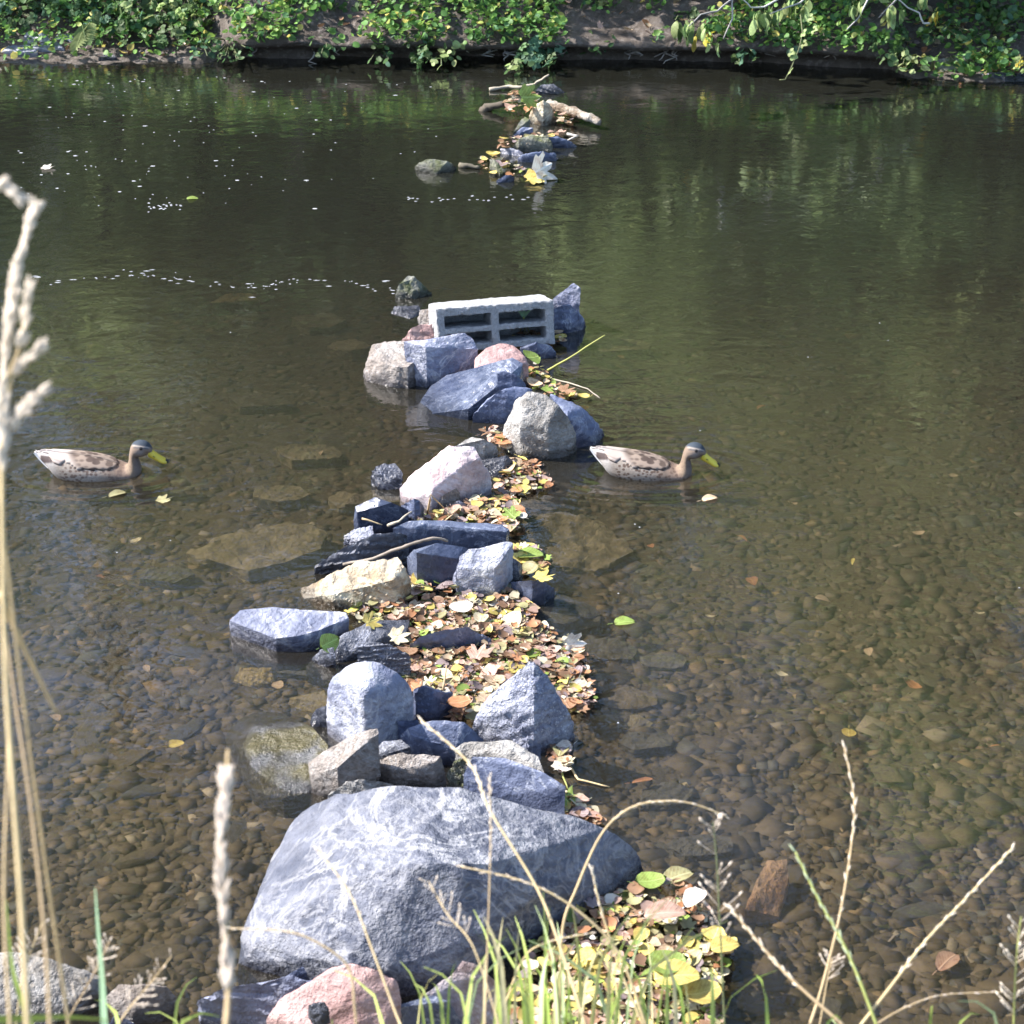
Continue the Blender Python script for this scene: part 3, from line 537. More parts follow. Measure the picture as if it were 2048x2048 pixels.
R('little blue stone at the foot of the rounded brownish stone', 'slate', 'k', [(985, 960, .05), (1060, 858, .09), (1235, 942, .06), (1220, 1040, .02), (1000, 1050, .02)], group='stones on the near shore')
# --- submerged named stones
SB = 'sunken stones singled out'
R('orange-brown upright stone under water near the leaf heap', 'orange', 'q', [(795, 690, -.03), (850, 555, -.012), (885, 490, -.008), (965, 487, -.008), (975, 560, -.03), (930, 720, -.07), (880, 780, -.13), (810, 740, -.11)], amp=.03, group=SB)
R('golden yellow stone under water left of the round boulder', 'gold', 'e', [(235, 740, -.06), (290, 655, -.03), (590, 655, -.02), (650, 700, -.04), (620, 800, -.06), (400, 830, -.07), (260, 830, -.1)], group=SB)
R('dark brown block under water behind the mossy slab', 'olive', 'e', [(770, 950, -.06), (1100, 870, -.04), (1180, 1000, -.04), (1050, 1130, -.09), (900, 1170, -.1), (770, 1090, -.1)], group=SB)
R('dark green sunken stone right of the golden yellow one', 'bedgrey', 'e', [(620, 690, -.06), (930, 680, -.05), (1020, 745, -.06), (990, 830, -.12), (680, 840, -.12)], group=SB)
R('large flat olive slab under water left of the black slate', 'olive', 'n', [(372, 1106, -.06), (420, 1082, -.05), (528, 1050, -.045), (600, 1050, -.04), (655, 1066, -.04), (640, 1098, -.045), (570, 1124, -.05), (498, 1143, -.055)], drop=-.3, th=.08, smooth=1, amp=.11, strata=.2, group=SB)
R('wide brown slab under water right of the beam-like slate', 'olive', 'n', [(1030, 1040, -.05), (1110, 1020, -.05), (1200, 1040, -.05), (1268, 1102, -.06), (1190, 1140, -.06), (1090, 1130, -.055), (1040, 1090, -.05)], th=.09, smooth=1, amp=.11, group=SB)
R('pale-tipped flat stone under water below the pyramid rock', 'olive', 'v', [(60, 460, -.07), (200, 385, -.06), (560, 380, -.06), (710, 465, -.07), (450, 745, -.09), (230, 740, -.12)], th=.1, amp=.02, group=SB)
R('rounded brown stone under water right of the pale-tipped one', 'olive', 'v', [(830, 480, -.09), (1080, 375, -.07), (1450, 370, -.08), (1300, 560, -.1), (1150, 650, -.14), (950, 580, -.13)], smooth=2, amp=.03, group=SB)
R('yellow-brown ribbed stone under water above the bent straw', 'gold', 'v', [(520, 1190, -.1), (650, 1110, -.07), (1020, 1030, -.06), (1055, 1075, -.07), (960, 1150, -.1), (560, 1230, -.13)], group=SB)
R('yellowish stone just under the riffle', 'gold', 'n', [(420, 606, -.05), (450, 588, -.03), (500, 586, -.03), (520, 600, -.05), (480, 612, -.07)], th=.1, group=SB)
R('reddish stone at the water edge behind the angular blue stone', 'tan', 'h', [(590, 380, -.04), (690, 250, -.02), (930, 200, -.015), (1250, 230, -.02), (1290, 340, -.03), (800, 390, -.06)], th=.1, group=SB)
for k, (x, y, w_, h_, mt, lb) in enumerate(((1150, 1235, 62, 26, 'bedgrey', 'dark flat slab under water right of the shiny blue stone'), (1215, 1300, 70, 24, 'bedgrey', 'long grey slab under water right of the leaf drift'), (1260, 1395, 74, 24, 'bedstone', 'brown slab under water right of the pyramid rock'), (1330, 1320, 52, 16, 'bedgrey', 'thin grey slab under water out from the leaf drift'),
        (1240, 690, 70, 18, 'olive', 'olive slab under water right of the concrete block'), (1170, 745, 60, 16, 'bedstone', 'brown slab under water right of the reed stalk'), (640, 640, 60, 14, 'olive', 'olive slab under water left of the concrete block'), (700, 690, 52, 12, 'olive', 'narrow olive slab under water left of the square brown stone'), (620, 905, 74, 20, 'olive', 'broad olive slab under water left of the layered black stone'), (560, 985, 66, 18, 'olive', 'olive slab under water behind the large flat one'),
        (690, 1000, 40, 16, 'olive', 'small olive slab under water beside the angular blue stone'), (520, 800, 70, 16, 'bedstone', 'dim brown slab under water left of the slate slab'), (330, 1150, 60, 18, 'bedgrey', 'dark greenish slab under water near the large flat olive one'), (1290, 1480, 60, 24, 'bedgrey', 'dark slab under water right of the leaning slate slab'), (1330, 1590, 66, 26, 'bedgrey', 'dark slab under water above the bent straw'), (1400, 1690, 80, 22, 'bedgrey', 'black-shadowed slab under water beyond the shore heap'))):
    rr_ = random.Random(400 + k); pts_ = []
    for q in range(9):
        a = 2 * math.pi * q / 9 + rr_.uniform(-.25, .25); m_ = rr_.uniform(.72, 1.1); pts_.append((x + w_ * m_ * math.cos(a), y + h_ * m_ * math.sin(a), -.05 - .012 * rr_.random()))
    R(lb, mt, 'n', pts_, th=.06, smooth=1, amp=.08, strata=.4, group='sunken slabs beside the dam')
# --- the far end of the dam
FG = 'stones at the far end of the dam'
R('mossy hump with a white rim at the far end of the dam', 'moss', 'j', [(42, 890, .01), (80, 850, .04), (170, 813, .065), (370, 833, .055), (455, 885, .01), (400, 932, 0), (250, 957, 0), (100, 927, 0)], smooth=2, amp=.05, group=FG)
R('rounded upright stone topping the far leaf heap', 'tan', 'j', [(1148, 390, .04), (1195, 293, .1), (1290, 243, .145), (1350, 275, .12), (1418, 400, .03), (1422, 452, 0), (1160, 452, 0)], smooth=2, group=FG)
R('greenish shard below the rounded upright far stone', 'moss', 'j', [(1000, 557, .01), (1060, 450, .06), (1110, 403, .08), (1155, 430, .07), (1155, 500, .02)], group=FG)
R('dark blue wedge between the far mossy stones', 'slate', 'j', [(985, 592, .01), (1085, 500, .06), (1190, 510, .06), (1190, 560, .03), (1060, 605, .0)], group=FG)
R('mossy tan stone in the middle of the far group', 'moss', 'j', [(988, 690, .02), (1050, 618, .07), (1180, 578, .09), (1330, 588, .09), (1372, 650, .06), (1382, 732, 0), (1200, 745, 0), (1000, 718, 0)], smooth=2, group=FG)
R('flat grey-blue stone reaching right into the water', 'slate', 'j', [(1340, 600, .06), (1420, 593, .06), (1560, 640, .035), (1622, 692, .0), (1500, 700, 0), (1390, 698, 0)], smooth=2, group=FG)
R('low pale stone under the mossy tan stone', 'grey', 'j', [(870, 715, .02), (980, 705, .035), (1092, 745, .02), (1060, 785, 0), (920, 770, 0)], group=FG)
R('low blue stone in front of the mossy tan stone', 'slate', 'j', [(1038, 812, .01), (1080, 768, .04), (1290, 733, .055), (1412, 755, .04), (1400, 802, 0), (1250, 845, 0), (1100, 835, 0)], smooth=2, group=FG)
R('small bright blue stone near the far white leaf', 'slate', 'j', [(833, 1022, .01), (900, 968, .035), (980, 957, .04), (1012, 990, .02), (1000, 1022, 0), (860, 1045, 0)], smooth=2, group=FG)
R('yellow-streaked black shard standing by the small bright blue stone', 'moss', 'j', [(768, 812, .07), (812, 813, .075), (922, 930, .02), (870, 985, 0), (820, 940, .01)], group=FG)
R('dark flat stone beyond the far leaf heap', 'dark', 'j', [(1218, 150, .02), (1270, 93, .045), (1380, 88, .045), (1502, 170, 0), (1400, 188, 0), (1240, 175, 0)], group=FG)
# stones on the far left shore
for (x, y, w_, h_, z, lb) in ((38, 100, 60, 22, .05, 'pale flat stone at the far waterline in the left corner'), (95, 92, 52, 20, .07, 'pale flat stone at the far waterline beside the corner stone'), (128, 78, 40, 18, .10, 'pale stone lying behind the waterline stones under the fern'), (70, 72, 44, 16, .12, 'grey stone under leaves at the far shore corner'), (215, 112, 30, 9, .03, 'small dark stone at the far waterline right of the fern')):
    R(lb, 'pale' if 'dark' not in lb else 'dark', 'n', [(x - w_ * .6, y + 5, z * .7), (x - w_ * .35, y - h_ * .4, z), (x + w_ * .3, y - h_ * .5, z * 1.1), (x + w_ * .62, y + 3, z * .8), (x + w_ * .25, y + h_ * .6, z * .2), (x - w_ * .4, y + h_ * .6, z * .2)], th=.14, amp=.05, group='stones on the far left shore')
R('grey angular stone stuck in the far earth bank', 'grey', 'n', [(1275, 40, .22), (1283, 14, .29), (1312, 14, .29), (1305, 48, .20), (1290, 52, .19)], th=.1, group=None)
R('mossy rock at the right far shore', 'moss', 'n', [(1850, 150, 0), (1865, 118, .08), (1920, 108, .1), (1960, 125, .06), (1930, 152, 0), (1880, 156, 0)], smooth=2, group=None)
R('dark flat rock at the right end of the far shore', 'dark', 'n', [(1925, 155, 0), (1960, 143, .04), (2040, 142, .05), (2110, 148, .04), (2110, 165, 0), (1960, 161, 0)], smooth=2, group=None)

# ------------------------------------------------------------------ hollow concrete block
def hollow_block():
    W_, D_, HT = .50, .20, .175
    xs = [0, .035, .232, .265, .465, .5]; zs = [0, .026, .074, .094, .143, .175]
    # 2 rows of 2 slots open to the front
    def solid(i, k): return not (i in (1, 3) and k in (1, 3))
    bm = bmesh.new(); cache = {}
    def vert(x, y, z):
        key = (round(x, 4), round(y, 4), round(z, 4))
        if key not in cache: cache[key] = bm.verts.new((x - W_ / 2, y, z))
        return cache[key]
    ys = [0, D_ * .35, D_ * .85, D_]
    def isol(i, j, k):
        if not (0 <= i < 5 and 0 <= k < 5 and 0 <= j < 3): return False
        return solid(i, k) or j == 2
    for i in range(5):
        for j in range(3):
            for k in range(5):
                if not isol(i, j, k): continue
                x0, x1, y0, y1, z0, z1 = xs[i], xs[i + 1], ys[j], ys[j + 1], zs[k], zs[k + 1]
                C = lambda a, b, c: vert((x0, x1)[a], (y0, y1)[b], (z0, z1)[c])
                if not isol(i - 1, j, k): bm.faces.new((C(0, 0, 0), C(0, 0, 1), C(0, 1, 1), C(0, 1, 0)))
                if not isol(i + 1, j, k): bm.faces.new((C(1, 0, 0), C(1, 1, 0), C(1, 1, 1), C(1, 0, 1)))
                if not isol(i, j - 1, k): bm.faces.new((C(0, 0, 0), C(1, 0, 0), C(1, 0, 1), C(0, 0, 1)))
                if not isol(i, j + 1, k): bm.faces.new((C(0, 1, 0), C(0, 1, 1), C(1, 1, 1), C(1, 1, 0)))
                if not isol(i, j, k - 1): bm.faces.new((C(0, 0, 0), C(0, 1, 0), C(1, 1, 0), C(1, 0, 0)))
                if not isol(i, j, k + 1): bm.faces.new((C(0, 0, 1), C(1, 0, 1), C(1, 1, 1), C(0, 1, 1)))
    for _ in range(5):
        es = [e for e in bm.edges if e.calc_length() > .013]
        if not es: break
        bmesh.ops.subdivide_edges(bm, edges=es, cuts=1, use_grid_fill=True); bmesh.ops.triangulate(bm, faces=bm.faces[:])
    bmesh.ops.smooth_vert(bm, verts=bm.verts[:], factor=.4, use_axis_x=True, use_axis_y=True, use_axis_z=True)
    bm.normal_update()
    for v in bm.verts:
        p = v.co; d = noise.fractal(p * 60, 1, 2, 3) * .0034 + noise.noise(p * 14) * .0035 - .006 * max(0, noise.noise(p * 30 + Vector((3, 1, 7))) - .25)
        if abs(p.x) < .22 and .136 < p.z < .16 and p.y < .05 and p.x < 0: d -= .010 * max(0, noise.noise(p * 22) + .3)   # chipped lip over the slot
        v.co = p + v.normal * d
    me = bpy.data.meshes.new('concrete_block'); bm.to_mesh(me); bm.free(); me.polygons.foreach_set("use_smooth", [True] * len(me.polygons))
    me.set_sharp_from_angle(angle=math.radians(55)); return me
o = link('concrete_block', hollow_block(), M['concrete'])
pL = P(*fr('a', 552, 318), .20); pR = P(*fr('a', 1308, 258), .20)
yaw = math.atan2(pR.y - pL.y, pR.x - pL.x); L = (pR - pL).length
o.rotation_euler = Euler((math.radians(-14), 0, yaw), 'XYZ'); o.scale = (L / .5, 1, 1)
bpy.context.view_layer.update()
tipv = o.rotation_euler.to_matrix() @ Vector((0, 0, .175))
o.location = (pL + pR) / 2 - tipv
tag(o, 'hollow concrete block with four slots set across the stone dam', 'concrete block')

# ------------------------------------------------------------------ stream bed stones (individuals) and gravel
def rand_hull(n, flat, seed):
    r = random.Random(seed); pts = []
    for _ in range(n):
        v = Vector((r.gauss(0, 1), r.gauss(0, 1), r.gauss(0, 1))).normalized()
        pts.append(Vector((v.x * (.75 + .25 * r.random()), v.y * .62 * (.75 + .25 * r.random()), v.z * flat)))
    return pts
BEDV = [rock_mesh('bed_stone', rand_hull(11 + (k % 4) * 3, .16 + .04 * (k % 4), 50 + k), target=.16, smooth=1, amp=.05, strata=.3, seed=60 + k, sharp=40) for k in range(16)]
for me in BEDV: me.materials.append(M['bedstone'])
placed = []
def dam_x(py):   # rough outline of the dam in photo pixels, where no loose bed stone is laid
    return lerp([(400, 1), (560, 860), (700, 740), (900, 720), (1100, 620), (1300, 480), (1500, 440), (1700, 500), (2048, 380)], py), lerp([(400, 1), (560, 1170), (900, 1210), (1100, 1120), (1300, 1230), (1500, 1180), (1700, 1300), (1800, 1500), (2048, 1500)], py)
n_ = 0; tries = 0; r = random.Random(21)
bed_group = 'loose stones on the stream bed'
while n_ < 300 and tries < 20000:
    tries += 1
    px = r.uniform(-40, 2090); py = 2090 - (r.random() ** 1.2) * 1700
    a, b = dam_x(py)
    if a < px < b: continue
    right = px > b
    s = r.uniform(.05, .105) if right and py > 1350 else (r.uniform(.05, .15) if not right else r.uniform(.04, .10))
    p = P(px, py, -.17)
    if p.y > far_edge(p.x) - .5 or p.y < 2.9: continue
    if any((p.x - q[0]) ** 2 + ((p.y - q[1]) * 1.25) ** 2 < ((s + q[2]) * .68) ** 2 for q in placed): continue
    placed.append((p.x, p.y, s)); z = bed_z(p.x, p.y)
    o = link('bed_stone', BEDV[r.randrange(16)], None, None, (p.x, p.y, z - s * .06))
    o.scale = (s, s * r.uniform(.7, 1.05), s * r.uniform(.35, .75)); o.rotation_euler = (r.gauss(0, .12), r.gauss(0, .12), r.gauss(.3, .9))
    grey = r.random() < .28
    if grey: o.material_slots[0].link = 'OBJECT'; o.material_slots[0].material = M['bedgrey']
    side = 'right of the stone dam' if right else 'left of the stone dam'
    tag(o, ('grey' if grey else 'brown') + ' flat stone lying on the stream bed ' + side, 'stone', ('grey' if grey else 'brown') + ' bed stones ' + side); n_ += 1
# gravel: everything smaller
CUBE = np.array([(x, y, z) for x in (-1, 1) for y in (-1, 1) for z in (-1, 1)], float)
CT = np.array([(0, 1, 3), (0, 3, 2), (4, 6, 7), (4, 7, 5), (0, 4, 5), (0, 5, 1), (2, 3, 7), (2, 7, 6), (0, 2, 6), (0, 6, 4), (1, 5, 7), (1, 7, 3)])
NG = 24000; gv = []; gc = []
pal = np.array([(.15, .125, .08), (.18, .15, .10), (.12, .105, .075), (.21, .175, .12), (.14, .14, .12), (.30, .23, .13), (.42, .37, .27)]); pw = np.array([.32, .26, .2, .1, .08, .03, .01])
for k in range(NG):
    py = 2080 - (rng.random() ** 1.15) * 1850; px = rng.uniform(-60, 2110); p = P(px, py, -.17)
    if p.y > far_edge(p.x) - .3: p.y -= .6
    big = rng.random() < (.05 if px > 1150 and py > 1250 else .025); s = rng.uniform(.02, .045) if big else rng.uniform(.006, .024)
    c = CUBE * (s, s * rng.uniform(.5, .9), s * rng.uniform(.12, .3)) * (1 + rng.uniform(-.3, .25, (8, 3)))
    a = rng.uniform(0, 6.28); ca, sa = math.cos(a), math.sin(a)
    c = np.stack([c[:, 0] * ca - c[:, 1] * sa, c[:, 0] * sa + c[:, 1] * ca, c[:, 2]], 1) + (p.x, p.y, bed_z(p.x, p.y) - s * .11)
    gv.append(c); col = pal[rng.choice(7, p=pw)] * rng.uniform(.46, .74); gc.append(np.repeat(col[None], 8, 0))
Tg = (CT[None] + (np.arange(NG) * 8)[:, None, None]).reshape(-1, 3)
o = link('gravel', tri_mesh('gravel', np.concatenate(gv), Tg, np.concatenate(gc)), M['gravel']); tag(o, 'brown gravel and small cobbles covering the stream bed', 'gravel', None, 'stuff')

# ------------------------------------------------------------------ leaves
def leaf_geo(kind, seed):
    r = random.Random(seed); V = []; T = []
    curl = r.uniform(-.3, .6); fold = r.uniform(.0, .3); tw = r.uniform(-.3, .3)
    if kind == 'maple':
        lob = [(0, .5), (.22, .42), (.42, .30), (.62, .42), (.8, .47), (1.0, .38), (1.2, .28), (1.5, .38), (1.75, .33), (2.1, .24), (2.6, .26), (2.95, .12)]
        rim = []
        for a, q in lob: rim.append((a, q * r.uniform(.9, 1.1)))
        full = [(a, q) for a, q in rim] + [(-a, q * r.uniform(.9, 1.1)) for a, q in rim[:0:-1]]
        V.append((0, 0, 0)); m = len(full)
        for a, q in full:
            x, y = q * math.cos(a), q * math.sin(a); V.append((x, y, curl * (x * x + y * y) * .8 + fold * abs(y) * .6 + r.uniform(-.05, .05)))
        order = sorted(range(1, m + 1), key=lambda i: math.atan2(V[i][1], V[i][0]))
        for a, b in zip(order, order[1:] + order[:1]): T.append((0, a, b))
    else:
        wd = dict(ovate=.34, round=.42, long=.13, elm=.28)[kind]; n = 7
        for i in range(n):
            t = i / (n - 1); x = t - .5; p = dict(ovate=.75, round=.85, long=.9, elm=1.0)[kind]
            w_ = wd * (math.sin(math.pi * min(1, t ** p)) ** .8 if 0 < t < 1 else 0.0) * r.uniform(.88, 1.1)
            zc = curl * (x * x) * 1.6; dz = tw * x
            V += [(x, w_, zc + fold * w_ * 2 + dz * w_), (x, 0, zc), (x, -w_, zc + fold * w_ * 2 - dz * w_)]
        for i in range(n - 1):
            a = i * 3
            for s_ in (0, 1): T += [(a + s_, a + s_ + 3, a + s_ + 4), (a + s_, a + s_ + 4, a + s_ + 1)]
        o_ = len(V); V += [(-.5, .012, 0), (-.5, -.012, 0), (-.72, -.01, .04 + curl * .3), (-.72, .01, .04 + curl * .3)]; T += [(o_, o_ + 1, o_ + 2), (o_, o_ + 2, o_ + 3)]
    return np.array(V, float), np.array(T)
KINDS = ['ovate', 'round', 'elm', 'ovate', 'round', 'elm', 'maple', 'long', 'ovate', 'round', 'maple', 'elm', 'ovate', 'long']
LG = [leaf_geo(k, 100 + i) for i, k in enumerate(KINDS)]
LM = []
for V_, T_ in LG:
    me = tri_mesh('fallen_leaf', V_, T_); me.materials.append(LEAFM['yellow']); LM.append(me)
def inside(poly, x, y):
    c = False; j = len(poly) - 1
    for i in range(len(poly)):
        xi, yi = poly[i]; xj, yj = poly[j]
        if (yi > y) != (yj > y) and x < (xj - xi) * (y - yi) / (yj - yi) + xi: c = not c
        j = i
    return c
# drifts: (frame, polygon, individual leaves, litter leaves, base height, where)
DRIFTS = [
    ('g', [(50, 60), (400, -20), (1100, 10), (1195, 50), (1110, 150), (1310, 250), (1330, 330), (1480, 330), (1560, 430), (1590, 600), (1600, 700), (1700, 830), (1670, 900), (1500, 970), (1400, 870), (1290, 680), (1140, 545), (980, 660), (760, 860), (640, 1010), (480, 1000), (450, 800), (130, 770), (0, 600), (0, 300)], 82, 1500, (.004, .022), 'in the wide leaf drift beside the pyramid rock'),
    ('b', [(690, 950), (960, 930), (1000, 1050), (1200, 1080), (1340, 1000), (1400, 1100), (1540, 1140), (1480, 1250), (1600, 1290), (1500, 1330), (700, 1330), (300, 1200), (330, 1150), (620, 1050)], 30, 520, (.008, .035), 'in the drift below the tan rock'),
    ('b', [(760, 570), (1000, 500), (1100, 440), (1390, 430), (1430, 560), (1385, 650), (1300, 615), (950, 588), (720, 592)], 16, 240, (.02, .05), 'in the drift below the pinkish-white stone'),
    ('b', [(1260, 280), (1330, 190), (1480, 170), (1560, 270), (1630, 350), (1450, 430), (1330, 410), (1250, 380)], 10, 110, (.004, .02), 'in the drift between pinkish-white stone and duck'),
    ('i', [(1080, 950), (1380, 910), (1610, 980), (1570, 1190), (1340, 1290), (1180, 1290), (1240, 1170), (1080, 1020)], 9, 40, (.002, .012), 'floating right of the pale pointed rock'),
    ('a', [(1120, 640), (1210, 640), (1310, 780), (1500, 885), (1480, 905), (1290, 880), (1200, 830), (1150, 790)], 9, 60, (.004, .02), 'in the strip right of the slate slab'),
    ('a', [(1000, 500), (1100, 465), (1330, 460), (1395, 530), (1300, 545), (1100, 530)], 8, 50, (.01, .03), 'at the foot of the concrete block'),
    ('a', [(830, 1085), (900, 1060), (1045, 1160), (960, 1200)], 6, 30, (.02, .05), 'behind the pinkish-white stone'),
    ('q', [(20, 780), (150, 650), (330, 600), (420, 550), (600, 590), (650, 700), (630, 780), (765, 830), (745, 900), (690, 1000), (700, 1230), (-200, 1230), (-120, 960), (-60, 820)], 46, 900, (.01, .045), 'in the leaf heap on the near shore'),
    ('g', [(1270, 1190), (1400, 1180), (1455, 1400), (1350, 1490), (1280, 1440)], 5, 16, (.005, .03), 'in the small clump below the pyramid rock'),
    ('g', [(1400, 1640), (1540, 1670), (1610, 1800), (1760, 1900), (1560, 1900), (1390, 1830)], 7, 24, (.005, .02), 'at the tip of the leaning slate slab'),
    ('j', [(890, 240), (1000, 170), (1180, 170), (1240, 230), (1150, 330), (930, 370)], 6, 60, (.02, .10), 'in the far leaf heap'),
    ('j', [(1380, 300), (1600, 340), (1640, 420), (1480, 470), (1380, 420)], 4, 40, (.01, .06), 'beside the far rotten log'),
    ('j', [(850, 620), (1000, 600), (1400, 540), (1480, 540), (1390, 600), (1000, 690), (860, 690)], 7, 40, (.01, .06), 'round the mossy far stones'),
    ('j', [(640, 870), (760, 740), (860, 760), (940, 830), (1010, 880), (1300, 900), (1200, 1020), (1080, 980), (740, 940)], 10, 50, (.004, .03), 'at the near tip of the far stones'),
]
CW = [('tan', 17), ('pale', 11), ('brown', 22), ('yellow', 12), ('pink', 11), ('rust', 11), ('olive', 9), ('cream', 4), ('green', 6), ('mauve', 9)]
bag = [c for c, w_ in CW for _ in range(w_)]; bagn = bag + ['green'] * 9 + ['yellow'] * 14 + ['olive'] * 8
ctext = dict(tan='tan', pale='pale yellow', brown='brown', yellow='yellow', pink='pinkish brown', rust='rust red', olive='olive', cream='whitish', green='green', mauve='dark purplish')
lit_v, lit_t, lit_c = [], [], []; lo = 0; rl = random.Random(5)
def place_leaf(x, y, f, zr, s, near):
    px, py = fr(f, x, y); z = rl.uniform(*zr)
    if near: z += max(0, near_z(P(px, py).x, P(px, py).y)) * .9
    p = P(px, py, z); e = Euler((rl.gauss(0, .17), rl.gauss(0, .17), rl.uniform(0, 6.28)))
    return p, e
for di, (f, poly, ni, nl, zr, where) in enumerate(DRIFTS):
    x0, x1 = min(p[0] for p in poly), max(p[0] for p in poly); y0, y1 = min(p[1] for p in poly), max(p[1] for p in poly)
    near = (f == 'q'); far = (f == 'j')
    for k in range(ni + nl):
        while True:
            x, y = rl.uniform(x0, x1), rl.uniform(y0, y1)
            if inside(poly, x, y): break
        ind = k < ni; s = (rl.uniform(.045, .08) if ind else rl.uniform(.014, .05)) * (1.1 if far else 1)
        p, e = place_leaf(x, y, f, (zr[0] + (zr[1] - zr[0]) * .4, zr[1]) if ind else zr, s, near)
        li = rl.randrange(len(LG)); c = rl.choice(bagn if near else bag)
        if KINDS[li] == 'maple': s *= 1.15
        if ind:
            o = link('fallen_leaf', LM[li], None, None, p); o.rotation_euler = e; o.scale = (s, s, s)
            o.material_slots[0].link = 'OBJECT'; o.material_slots[0].material = LEAFM[c]
            lob = ' lobed' if KINDS[li] == 'maple' else (' narrow' if KINDS[li] == 'long' else '')
            sz = 'big ' if s > .07 else ('small ' if s < .055 else '')
            tag(o, f'{sz}{ctext[c]}{lob} fallen leaf {where}', 'leaf', f'{sz}{ctext[c]}{lob} leaves {where}')
        else:
            V_, T_ = LG[li]; Rm = np.array(e.to_matrix()); W_ = (V_ * s) @ Rm.T + np.array(p)
            lit_v.append(W_); lit_t.append(T_ + lo); lo += len(V_); lit_c.append(np.repeat(np.array([LEAFC[c]]) * rl.uniform(.45, 1.1), len(V_), 0))
# litter on the far bank too
for k in range(420):
    px = rl.uniform(-40, 2090); X = P(px, 120).x; e_ = far_edge(X); t = rl.random()
    leftish = px < 480 or px > 1780
    if leftish: dy = rl.uniform(0, .6); z = lerp(PROFL[2:], dy) + .03
    else: dy = rl.uniform(.02, .6); z = lerp(PROF[6:], dy) + .03
    if not leftish and rl.random() < .5: continue
    li = rl.randrange(len(LG)); V_, T_ = LG[li]; e = Euler((rl.gauss(.4, .4), rl.gauss(0, .4), rl.uniform(0, 6.28))); s = rl.uniform(.04, .08)
    W_ = (V_ * s) @ np.array(e.to_matrix()).T + np.array((X * (e_ + dy) / P(px, 120).y, e_ + dy, z)); c = rl.choice(['tan', 'brown', 'pink', 'tan', 'brown', 'rust', 'yellow', 'mauve'])
    lit_v.append(W_); lit_t.append(T_ + lo); lo += len(V_); lit_c.append(np.repeat(np.array([LEAFC[c]]) * rl.uniform(.6, .95), len(V_), 0))
o = link('leaf_litter', tri_mesh('leaf_litter', np.concatenate(lit_v), np.concatenate(lit_t), np.concatenate(lit_c)), M['litter'])
tag(o, 'mass of small broken autumn leaves packed between the stones', 'leaf litter', None, 'stuff')
# leaves one can single out
def leaf_at(f, x, y, z, s, kind, col, rz, label, tilt=(0, 0), group=None):
    li = KINDS.index(kind); o = link('fallen_leaf', LM[li], None, None, P(*fr(f, x, y), z)); o.scale = (s,) * 3; o.rotation_euler = (tilt[0], tilt[1], rz)
    o.material_slots[0].link = 'OBJECT'; o.material_slots[0].material = LEAFM[col]; tag(o, label, 'leaf', group)
leaf_at('i', 1360, 1022, .02, .10, 'ovate', 'green', .1, 'fresh green leaf floating right of the pale pointed rock')
leaf_at('i', 1480, 1330, .10, .09, 'maple', 'yellow', .2, 'yellow leaf lying over the shiny dark blue stone')
leaf_at('i', 470, 1710, .045, .085, 'round', 'cream', .6, 'large white-yellow leaf in the drift under the pale pointed rock')
leaf_at('g', 1465, 380, .03, .09, 'maple', 'cream', .4, 'bright white leaf standing up at the right edge of the drift', (1.0, .2))
leaf_at('g', 670, 480, .035, .10, 'maple', 'pink', 1.2, 'large pinkish maple leaf spread flat in the wide drift')
leaf_at('g', 510, 880, .06, .075, 'round', 'rust', .3, 'round reddish-brown leaf before the small bluish stone')
leaf_at('g', 1360, 1440, .012, .08, 'maple', 'cream', .2, 'white lobed leaf floating below the pyramid rock')
leaf_at('e', 1150, 415, .06, .075, 'round', 'green', .8, 'yellow-green leaf standing at the corner of the flat-topped slab', (.9, 0))
leaf_at('e', 1530, 215, .08, .08, 'maple', 'yellow', .8, 'bright yellow leaf on the broad wet slate', (.6, .2))
leaf_at('e', 1790, 360, .09, .085, 'maple', 'pale', .3, 'pale maple leaf beside the narrow dark slate', (.4, 0))
leaf_at('q', 620, 1030, .07, .10, 'round', 'yellow', .3, 'big bright yellow leaf at the edge of the shore heap')
leaf_at('q', 475, 910, .10, .10, 'round', 'green', .2, 'round lime green leaf in the shore heap')
leaf_at('q', 520, 960, .10, .12, 'ovate', 'yellow', .1, 'lemon yellow leaf below the lime green one in the shore heap')
leaf_at('q', 410, 575, .05, .08, 'round', 'green', .2, 'pale green round leaf beside the huge boulder right tip')
leaf_at('q', 520, 556, .04, .10, 'elm', 'olive', .5, 'grey-green veined leaf floating beyond the shore heap')
leaf_at('q', 470, 705, .08, .115, 'elm', 'pink', .1, 'large pinkish tan leaf on top of the shore heap')
leaf_at('q', 590, 640, .06, .09, 'elm', 'cream', .9, 'whitish crumpled leaf on the far side of the shore heap')
leaf_at('q', 715, 838, .06, .08, 'ovate', 'yellow', .3, 'orange-yellow leaf at the right edge of the shore heap')
leaf_at('n', 235, 988, .002, .075, 'elm', 'olive', .5, 'pale green leaf floating under the reflection of the lone duck')
leaf_at('n', 322, 1002, .002, .075, 'maple', 'olive', .4, 'pale ragged leaf floating right of the lone duck reflection')
leaf_at('n', 1420, 997, .002, .07, 'elm', 'tan', .4, 'tan leaf floating before the duck beside the dam')
leaf_at('n', 1250, 1244, .002, .075, 'ovate', 'green', .2, 'yellow-green leaf floating right of the flat grey slate')
leaf_at('n', 90, 337, .003, .10, 'maple', 'cream', .3, 'white curled leaf floating among the foam flecks')
leaf_at('n', 385, 397, .002, .07, 'ovate', 'green', .2, 'small green leaf floating above the riffle')
leaf_at('j', 1240, 925, .06, .22, 'maple', 'cream', 1.1, 'large white lobed leaf standing at the tip of the far stones', (1.1, 0))
